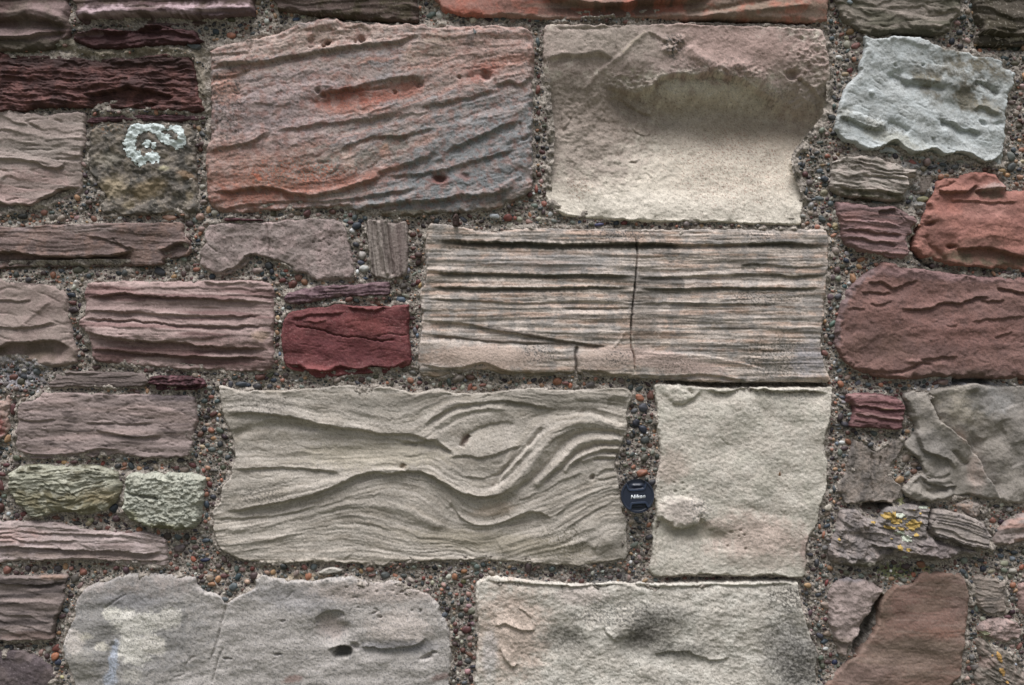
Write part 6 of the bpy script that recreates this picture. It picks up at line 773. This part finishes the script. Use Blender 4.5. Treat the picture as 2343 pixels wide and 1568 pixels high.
for p in PB:
    rx, ry = p[2], p[3]; a = math.radians(p[4])
    for k in ((-.5, 0, .5) if max(rx, ry) > 1.6*min(rx, ry) else (0,)):
        L = max(rx, ry); dx, dy = (math.cos(a), math.sin(a)) if rx > ry else (-math.sin(a), math.cos(a))
        put(p[0]+dx*L*k, p[1]+dy*L*k, min(rx, ry))
nogo = [U('A', [(380, 280), (1560, 280), (1560, 860), (1400, 860), (1400, 420), (600, 440), (380, 370)]), U('A', [(0, 370), (640, 370), (640, 420), (0, 420)])]
bare = np.zeros(MX.shape)
for q in nogo: bare = np.maximum(bare, sst(-8, 4, poly_sdf(MX, MY, q)))
jj, ii = np.nonzero((UD < -2) & (MX > -100) & (MX < W+100) & (MY > -100) & (MY < H+100))
for cls, (r0, r1, tries) in enumerate([(8.0, 11.0, 350), (5.5, 8.0, 2400), (3.8, 5.5, 7000), (2.5, 3.8, 17000), (1.6, 2.5, 24000)]):
    pk = nr.randint(0, len(jj), tries); off = nr.uniform(-g/2, g/2, (tries, 2)); rr = nr.uniform(r0, r1, tries)
    for q in range(tries):
        j, i = jj[pk[q]], ii[pk[q]]; r = rr[q]
        x = MX[j, i]+off[q, 0]; y = MY[j, i]+off[q, 1]
        if UD[j, i] > -r*.75 or (bare[j, i] > .5 and nr.rand() < .93) or MH[j, i] < -14: continue
        if cls < 2 and gn(np.array(x/90), np.array(y/90), 77) < -.25: continue
        if clash(x, y, r, 1.0 if cls < 1 else .93): continue
        put(x, y, r); el = nr.uniform(1.0, 1.75); k = int(np.searchsorted(PW, nr.rand())); c = PAL[k][0]; j_ = nr.uniform(.85, 1.15)
        PB.append((x, y, r*math.sqrt(el)*1.02, r/math.sqrt(el)*1.02, nr.uniform(-90, 90) if nr.rand() < .5 else nr.uniform(-30, 30), tuple(min(230, ch*j_+nr.uniform(-6, 6)) for ch in c)))
print('pebbles', nhand, len(PB), round(time.time()-T0, 1))
def ico(sub):
    bm = bmesh.new(); bmesh.ops.create_icosphere(bm, subdivisions=sub, radius=1.0)
    V = np.array([v.co[:] for v in bm.verts]); F = np.array([[v.index for v in f.verts] for f in bm.faces]); bm.free(); return V, F
I3, I2, I1 = ico(3), ico(2), ico(1)
def pebble_geo(p, base, k):
    V, F = base; x, y, rx, ry, an, c = p
    rz = .62*min(rx, ry)+.15*max(rx, ry)
    o = k*7.77
    d = 1+.17*np.sin(V[:, 0]*1.9+o)*np.cos(V[:, 1]*1.7+o*1.3)+.10*np.sin(V[:, 2]*2.6+V[:, 0]*2.3+o*.7)+.05*np.sin(V[:, 1]*5+V[:, 0]*4+o)
    q = V*d[:, None]
    sq = (1.0 if k % 3 else .82); q = np.sign(q)*np.abs(q)**sq      # some a little blocky
    a = math.radians(an); lx = q[:, 0]*rx; ly = q[:, 1]*ry
    X = x+lx*math.cos(a)-ly*math.sin(a); Y = y+lx*math.sin(a)+ly*math.cos(a)
    ud = samp(UD, x, y); hc = samp(MH, x, y)
    if ud > -2: hc = max(hc, min(14, (ud+4)*1.0))
    hz = hc-rz*.08+q[:, 2]*rz
    xx, zz = world_xy(X, Y, hc)
    cc = lin(c)*.84; yy = cc.mean(); cc = yy+(cc-yy)*(.78 if k > 250 else .92)
    cols = np.clip(cc[None]*(1+.16*np.sin(V[:, 0]*3+V[:, 1]*4+o))[:, None], .006, .8)
    return np.stack([xx, -hz*S, zz], 1), F, cols
def cname(c):
    r, g_, b = c; mx, mn = max(c), min(c); l = (mx+mn)/2
    if mx-mn < 26:
        if l > 190: return 'white'
        if l > 150: return 'pale grey'
        if b > r+6: return 'blue-grey' if l > 75 else 'dark blue-grey'
        return 'grey' if l > 95 else ('dark grey' if l > 60 else 'blackish')
    if b >= r: return 'slate blue' if l > 60 else 'navy'
    if g_ >= r-4: return 'green-grey' if b > g_-26 else 'olive'
    if r-b > 90 and g_ > 115: return 'yellow-ochre'
    if r > 150 and r-b > 60 and r-g_ > 45: return 'orange'
    if r > 150 and r-g_ < 40: return 'buff' if r-b < 60 else 'tan'
    if r > 140: return 'pinkish brown' if b > 90 else 'rusty'
    if r-g_ > 45: return 'brick red' if r > 115 else 'maroon'
    if g_ > r-22: return 'olive brown'
    return 'brown' if r > 100 else 'dark brown'
order = sorted(range(len(PB)), key=lambda i: -(PB[i][2]*PB[i][3] if (-6 < PB[i][0] < W+6 and -6 < PB[i][1] < H+6) else 0))
big, rest = order[:300], order[300:]
def nearest(x, y):
    ds = []
    for P, ref in PLACED:
        dd = np.sqrt(((P-np.array([x, y]))**2).sum(1)); k = dd.argmin(); ds.append((dd[k], ref, P.mean(0), P))
    ds.sort(key=lambda t: t[0]); return ds
used = {}
info = []
for rank, i in enumerate(big):
    p = PB[i]; nb = nearest(p[0], p[1])
    el = max(p[2], p[3])/min(p[2], p[3]); shp = 'long' if el > 1.7 else ('oval' if el > 1.22 else 'round')
    szn = 'large' if rank < 45 else ('medium' if rank < 150 else 'small')
    P0 = nb[0][3]; x0, y0 = P0.min(0); x1, y1 = P0.max(0)
    ov = {'below': p[1]-y1, 'above': y0-p[1], 'left of': x0-p[0], 'right of': p[0]-x1}; side = max(ov, key=ov.get)
    info.append((szn, shp, cname(p[5]), side, nb[0][1], nb[1][1], p))
def lab(t, lv):
    szn, shp, cn, side, r0, r1, p = t
    if lv == 0: return f'{szn} {shp} {cn} pebble in mortar {side} the {r0}'
    if lv == 1: return f'{szn} {shp} {cn} pebble {side} the {r0} near {r1}'
labels = [lab(t, 0) for t in info]
from collections import Counter
for lv in (1,):
    cnt = Counter(labels); labels = [lab(t, 1) if cnt[l] > 1 else l for l, t in zip(labels, info)]
cnt = Counter(labels); seen = {}
for l in [l for l in cnt if cnt[l] > 1]:       # still alike: tell them apart by where they sit along the joint
    idx = [k for k, m in enumerate(labels) if m == l]
    xs = [info[k][6][0] for k in idx]; ys = [info[k][6][1] for k in idx]
    hor = (max(xs)-min(xs)) > (max(ys)-min(ys)); idx.sort(key=lambda k: info[k][6][0 if hor else 1])
    nmz = ['leftmost', 'rightmost'] if hor else ['topmost', 'lowest']
    for q, k in enumerate(idx):
        w_ = nmz[0] if q == 0 else (nmz[1] if q == len(idx)-1 else ('middle' if len(idx) == 3 else ['second', 'third', 'fourth', 'fifth', 'sixth', 'seventh'][q-1]))
        labels[k] = w_+' '+labels[k]
for rank, (t, l) in enumerate(zip(info, labels)):
    words = l.split()
    if len(words) > 16: l = ' '.join([w_ for w_ in words if w_ not in ('the', 'in', 'mortar', 'big', 'and', 'small')][:16])
    V, F, cl = pebble_geo(t[6], I3 if rank < 120 else I2, rank)
    o = mesh_obj('pebble', V, F, M_PEB, cl)
    tag(o, l, 'pebble', 'pebbles set in the mortar joints')
Vs, Fs, Cs = [], [], []; n = 0
for k, i in enumerate(rest):
    V, F, cl = pebble_geo(PB[i], I2 if PB[i][2] > 6 else I1, k)
    Vs.append(V); Fs.append(F+n); Cs.append(cl); n += len(V)
tag(mesh_obj('small_gravel', np.concatenate(Vs), np.concatenate(Fs), M_PEB, np.concatenate(Cs)), 'fine many-coloured gravel bedded in the mortar of every joint', 'gravel', kind='stuff')
print('pebble meshes', round(time.time()-T0, 1), 'longest label', max(len(l.split()) for l in labels))

# ------------------------------------------------------------------ the lens cap
M_CAP = flat_mat('dark_blue_black_plastic', (32, 42, 62), .4, .5, .06, 900, .05)
M_CAPG = flat_mat('smooth_black_plastic', (42, 56, 80), .33, .5, .05, 900, .03)
M_LET = flat_mat('white_paint_lettering', (226, 234, 240), .5, .4, .02)
def rl(px, py): return ((px-850)*UPX, -(py-755)*UPX)
UPX = S*0.60512/7.841
cx_, cy_ = U('R', (850, 755))[0]; RC = 495*UPX
hx, hz = world_xy(cx_, cy_, 30)
cap = bpy.data.objects.new('lens_cap', None); COL.objects.link(cap); cap.location = (hx, -23*S, hz); cap.rotation_euler = (math.radians(-5), 0, math.radians(3))
tag(cap, 'round black camera lens cap with white lettering, right of the swirled cream block', 'lens cap')
# body: a round shell with a raised rim, and two finger pockets sunk into its face
nrad, nth = 74, 200
rr = np.concatenate([np.linspace(0, .93, 58), np.linspace(.94, 1.0, nrad-58)])*RC; th = np.linspace(0, 2*math.pi, nth, endpoint=False)
RR, TH = np.meshgrid(rr, th, indexing='ij'); BX, BY = RR*np.cos(TH), RR*np.sin(TH)
tk = .0080
def pk(pts): return np.array([rl(a, b) for a, b in pts])
pock1 = crom(pk([(530, 395), (600, 310), (720, 262), (850, 252), (980, 275), (1060, 320), (1078, 380), (1050, 470), (1020, 528), (900, 545), (760, 560), (640, 568), (600, 545), (560, 470)]), 3, True)
pock2 = crom(pk([(700, 1012), (800, 1005), (950, 998), (1065, 1000), (1090, 1040), (1150, 1110), (1120, 1165), (1040, 1215), (950, 1245), (850, 1250), (740, 1230), (668, 1190), (665, 1140), (685, 1070)]), 3, True)
s1 = poly_sdf(BX, BY, pock1); s2 = poly_sdf(BX, BY, pock2); rn = RR/RC
TT = tk*np.ones(BX.shape)
TT += .0006*sst(.86, .90, rn)*sst(1.0, .97, rn)
TT -= .0011*sst(.955, 1.0, rn)**2
TT -= .0034*sst(0, .0006, np.maximum(s1, s2))
TT += .0022*sst(.004, .0, np.abs(BY-.6*RC*np.sign(BY)))*sst(0, .001, np.maximum(s1, s2))*sst(.012, .004, np.abs(BX))
TT -= .0004*sst(.0135, .0142, np.abs(BX))*sst(.90, .86, rn)      # side fields a touch lower than the centre band
V = [(x, -t, z) for x, t, z in zip(BX.ravel(), TT.ravel(), BY.ravel())]; F = []
for a in range(nrad-1):
    for b in range(nth): F.append((a*nth+b, a*nth+(b+1) % nth, (a+1)*nth+(b+1) % nth, (a+1)*nth+b))
base = len(V); 
for ring, (rk, yk) in enumerate([(1.0, .0062), (.985, .0058), (.985, .002), (.95, 0.0), (0.0001, 0.0)]):
    V += [(rk*RC*math.cos(t), -yk, rk*RC*math.sin(t)) for t in th]
for ring in range(5):
    p0 = (nrad-1)*nth if ring == 0 else base+(ring-1)*nth; p1 = base+ring*nth
    for b in range(nth): F.append((p0+b, p0+(b+1) % nth, p1+(b+1) % nth, p1+b))
mesh_obj('cap_body', V, F, M_CAP, None, cap)
def strip(name, pts, wd, y0, y1, mat, parent):      # a rounded raised bar following a path on the cap's face
    P = crom(pk(pts), 6); n = len(P); T = np.gradient(P, axis=0); T /= np.linalg.norm(T, axis=1)[:, None]; N = np.stack([-T[:, 1], T[:, 0]], 1)
    prof = [(-1, y0), (-1, y0+(y1-y0)*.7), (-.72, y1), (.72, y1), (1, y0+(y1-y0)*.7), (1, y0)]; V = []; F = []
    for i in range(n):
        for (u, yy) in prof: V.append((P[i, 0]+N[i, 0]*u*wd, -yy, P[i, 1]+N[i, 1]*u*wd))
    k = len(prof)
    for i in range(n-1):
        for a in range(k): F.append((i*k+a, i*k+(a+1) % k, (i+1)*k+(a+1) % k, (i+1)*k+a))
    bm = bmesh.new(); vs = [bm.verts.new(v) for v in V]
    for f in F: bm.faces.new([vs[q] for q in f])
    bm.faces.new([vs[q] for q in range(k)]); bm.faces.new([vs[(n-1)*k+q] for q in range(k)][::-1])
    bmesh.ops.recalc_face_normals(bm, faces=bm.faces[:])
    me = bpy.data.meshes.new(name); bm.to_mesh(me); bm.free(); me.materials.append(mat)
    o = bpy.data.objects.new(name, me); COL.objects.link(o); o.parent = parent; return o
strip('finger_grip', [(535, 425), (553, 480), (585, 560), (640, 592), (760, 592), (880, 582), (1000, 572), (1048, 545), (1080, 470), (1095, 405)], 27*UPX, .0068, .0092, M_CAPG, cap)
strip('finger_grip', [(622, 1135), (632, 1085), (652, 1000), (690, 968), (800, 958), (950, 948), (1060, 948), (1108, 975), (1140, 1045), (1165, 1080)], 30*UPX, .0068, .0094, M_CAPG, cap)
tc_ = bpy.data.curves.new('lettering', 'FONT'); tc_.body = 'Nikon'; tc_.size = 1; tc_.shear = .22; tc_.offset = .028; tc_.extrude = .0; tc_.space_character = 1.08; tc_.align_x = 'CENTER'; tc_.align_y = 'CENTER'
to = bpy.data.objects.new('tmp_text', tc_); COL.objects.link(to); bpy.context.view_layer.update()
me = bpy.data.meshes.new_from_object(to.evaluated_get(bpy.context.evaluated_depsgraph_get())); bpy.data.objects.remove(to)
vv = np.array([v.co[:] for v in me.vertices]); mn, mx = vv.min(0), vv.max(0); c0 = (mn+mx)/2
kx = 432*UPX/(mx[0]-mn[0]); ky = 118*UPX/(mx[1]-mn[1])
bm = bmesh.new(); bm.from_mesh(me)
for v in bm.verts: v.co = Vector(((v.co.x-c0[0])*kx, -.00835, (v.co.y-c0[1])*ky))
ret = bmesh.ops.extrude_face_region(bm, geom=bm.faces[:])
for v in [e for e in ret['geom'] if isinstance(e, bmesh.types.BMVert)]: v.co.y = -.0079
bmesh.ops.recalc_face_normals(bm, faces=bm.faces[:]); me2 = bpy.data.meshes.new('lettering'); bm.to_mesh(me2); bm.free(); me2.materials.append(M_LET)
lo = bpy.data.objects.new('lettering', me2); COL.objects.link(lo); lo.parent = cap; lx, lz = rl(860, 772); lo.location = (lx, 0, lz); lo.rotation_euler = (0, math.radians(-3.5), 0)

# ------------------------------------------------------------------ two small insects
M_BUG = flat_mat('black_insect_shell', (34, 34, 38), .35, .5, .2); M_BUG2 = flat_mat('brown_insect_shell', (120, 82, 48), .45, .4, .2); M_WING = flat_mat('grey_insect_wing', (120, 128, 132), .3, .5, .1)
def insect(tile, x, y, size, ang, mat, label, hgt):
    c = U(tile, (x, y))[0]; hx, hz = world_xy(c[0], c[1], hgt)
    r = bpy.data.objects.new('fly', None); COL.objects.link(r); r.location = (hx, -hgt*S, hz); r.rotation_euler = (0, math.radians(ang), 0); tag(r, label, 'fly')
    V, F = I2; k = size
    zz = V[:, 2]; w_ = .30+.10*np.cos(zz*5.2)                      # abdomen, thorax and head as one pinched body
    B = np.stack([V[:, 0]*w_*k*.9, V[:, 1]*w_*k*.7-.16*k, zz*k], 1)
    mesh_obj('body', B, F, mat, None, r)
    for sx in (-1, 1):
        a = math.radians(sx*22); W_ = np.stack([V[:, 0]*.26*k, V[:, 1]*.03*k, V[:, 2]*.62*k-.5*k], 1)
        X = W_[:, 0]*math.cos(a)-W_[:, 2]*math.sin(a)*-1; Z = W_[:, 0]*-math.sin(a)+W_[:, 2]*math.cos(a)
        mesh_obj('wing', np.stack([X+sx*.08*k, W_[:, 1]-.42*k, Z+.25*k], 1), F, M_WING if mat is M_BUG else mat, None, r)
        for j in range(3):
            p = [(sx*.15*k, -.15*k, (.35-.3*j)*k), (sx*.5*k, -.28*k, (.5-.42*j)*k), (sx*.75*k, 0.02*k, (.62-.62*j)*k)]
            Vl, Fl = [], []
            for q, P_ in enumerate(p):
                for s_ in range(4): Vl.append((P_[0], P_[1]+.03*k*math.cos(s_*math.pi/2), P_[2]+.03*k*math.sin(s_*math.pi/2)))
            for q in range(2):
                for s_ in range(4): Fl.append((q*4+s_, q*4+(s_+1) % 4, (q+1)*4+(s_+1) % 4, (q+1)*4+s_))
            mesh_obj('leg', Vl, Fl, mat, None, r)
insect('E', 1830, 200, 26*.3616*S*.85, -20, M_BUG, 'small black fly resting near the top right of the pink and blue-grey block', 31)
insect('K', 1020, 730, 24*.3243*S*.8, 12, M_BUG2, 'tiny brown insect on the face of the rough pale block', 21.5)
print('done', round(time.time()-T0, 1))
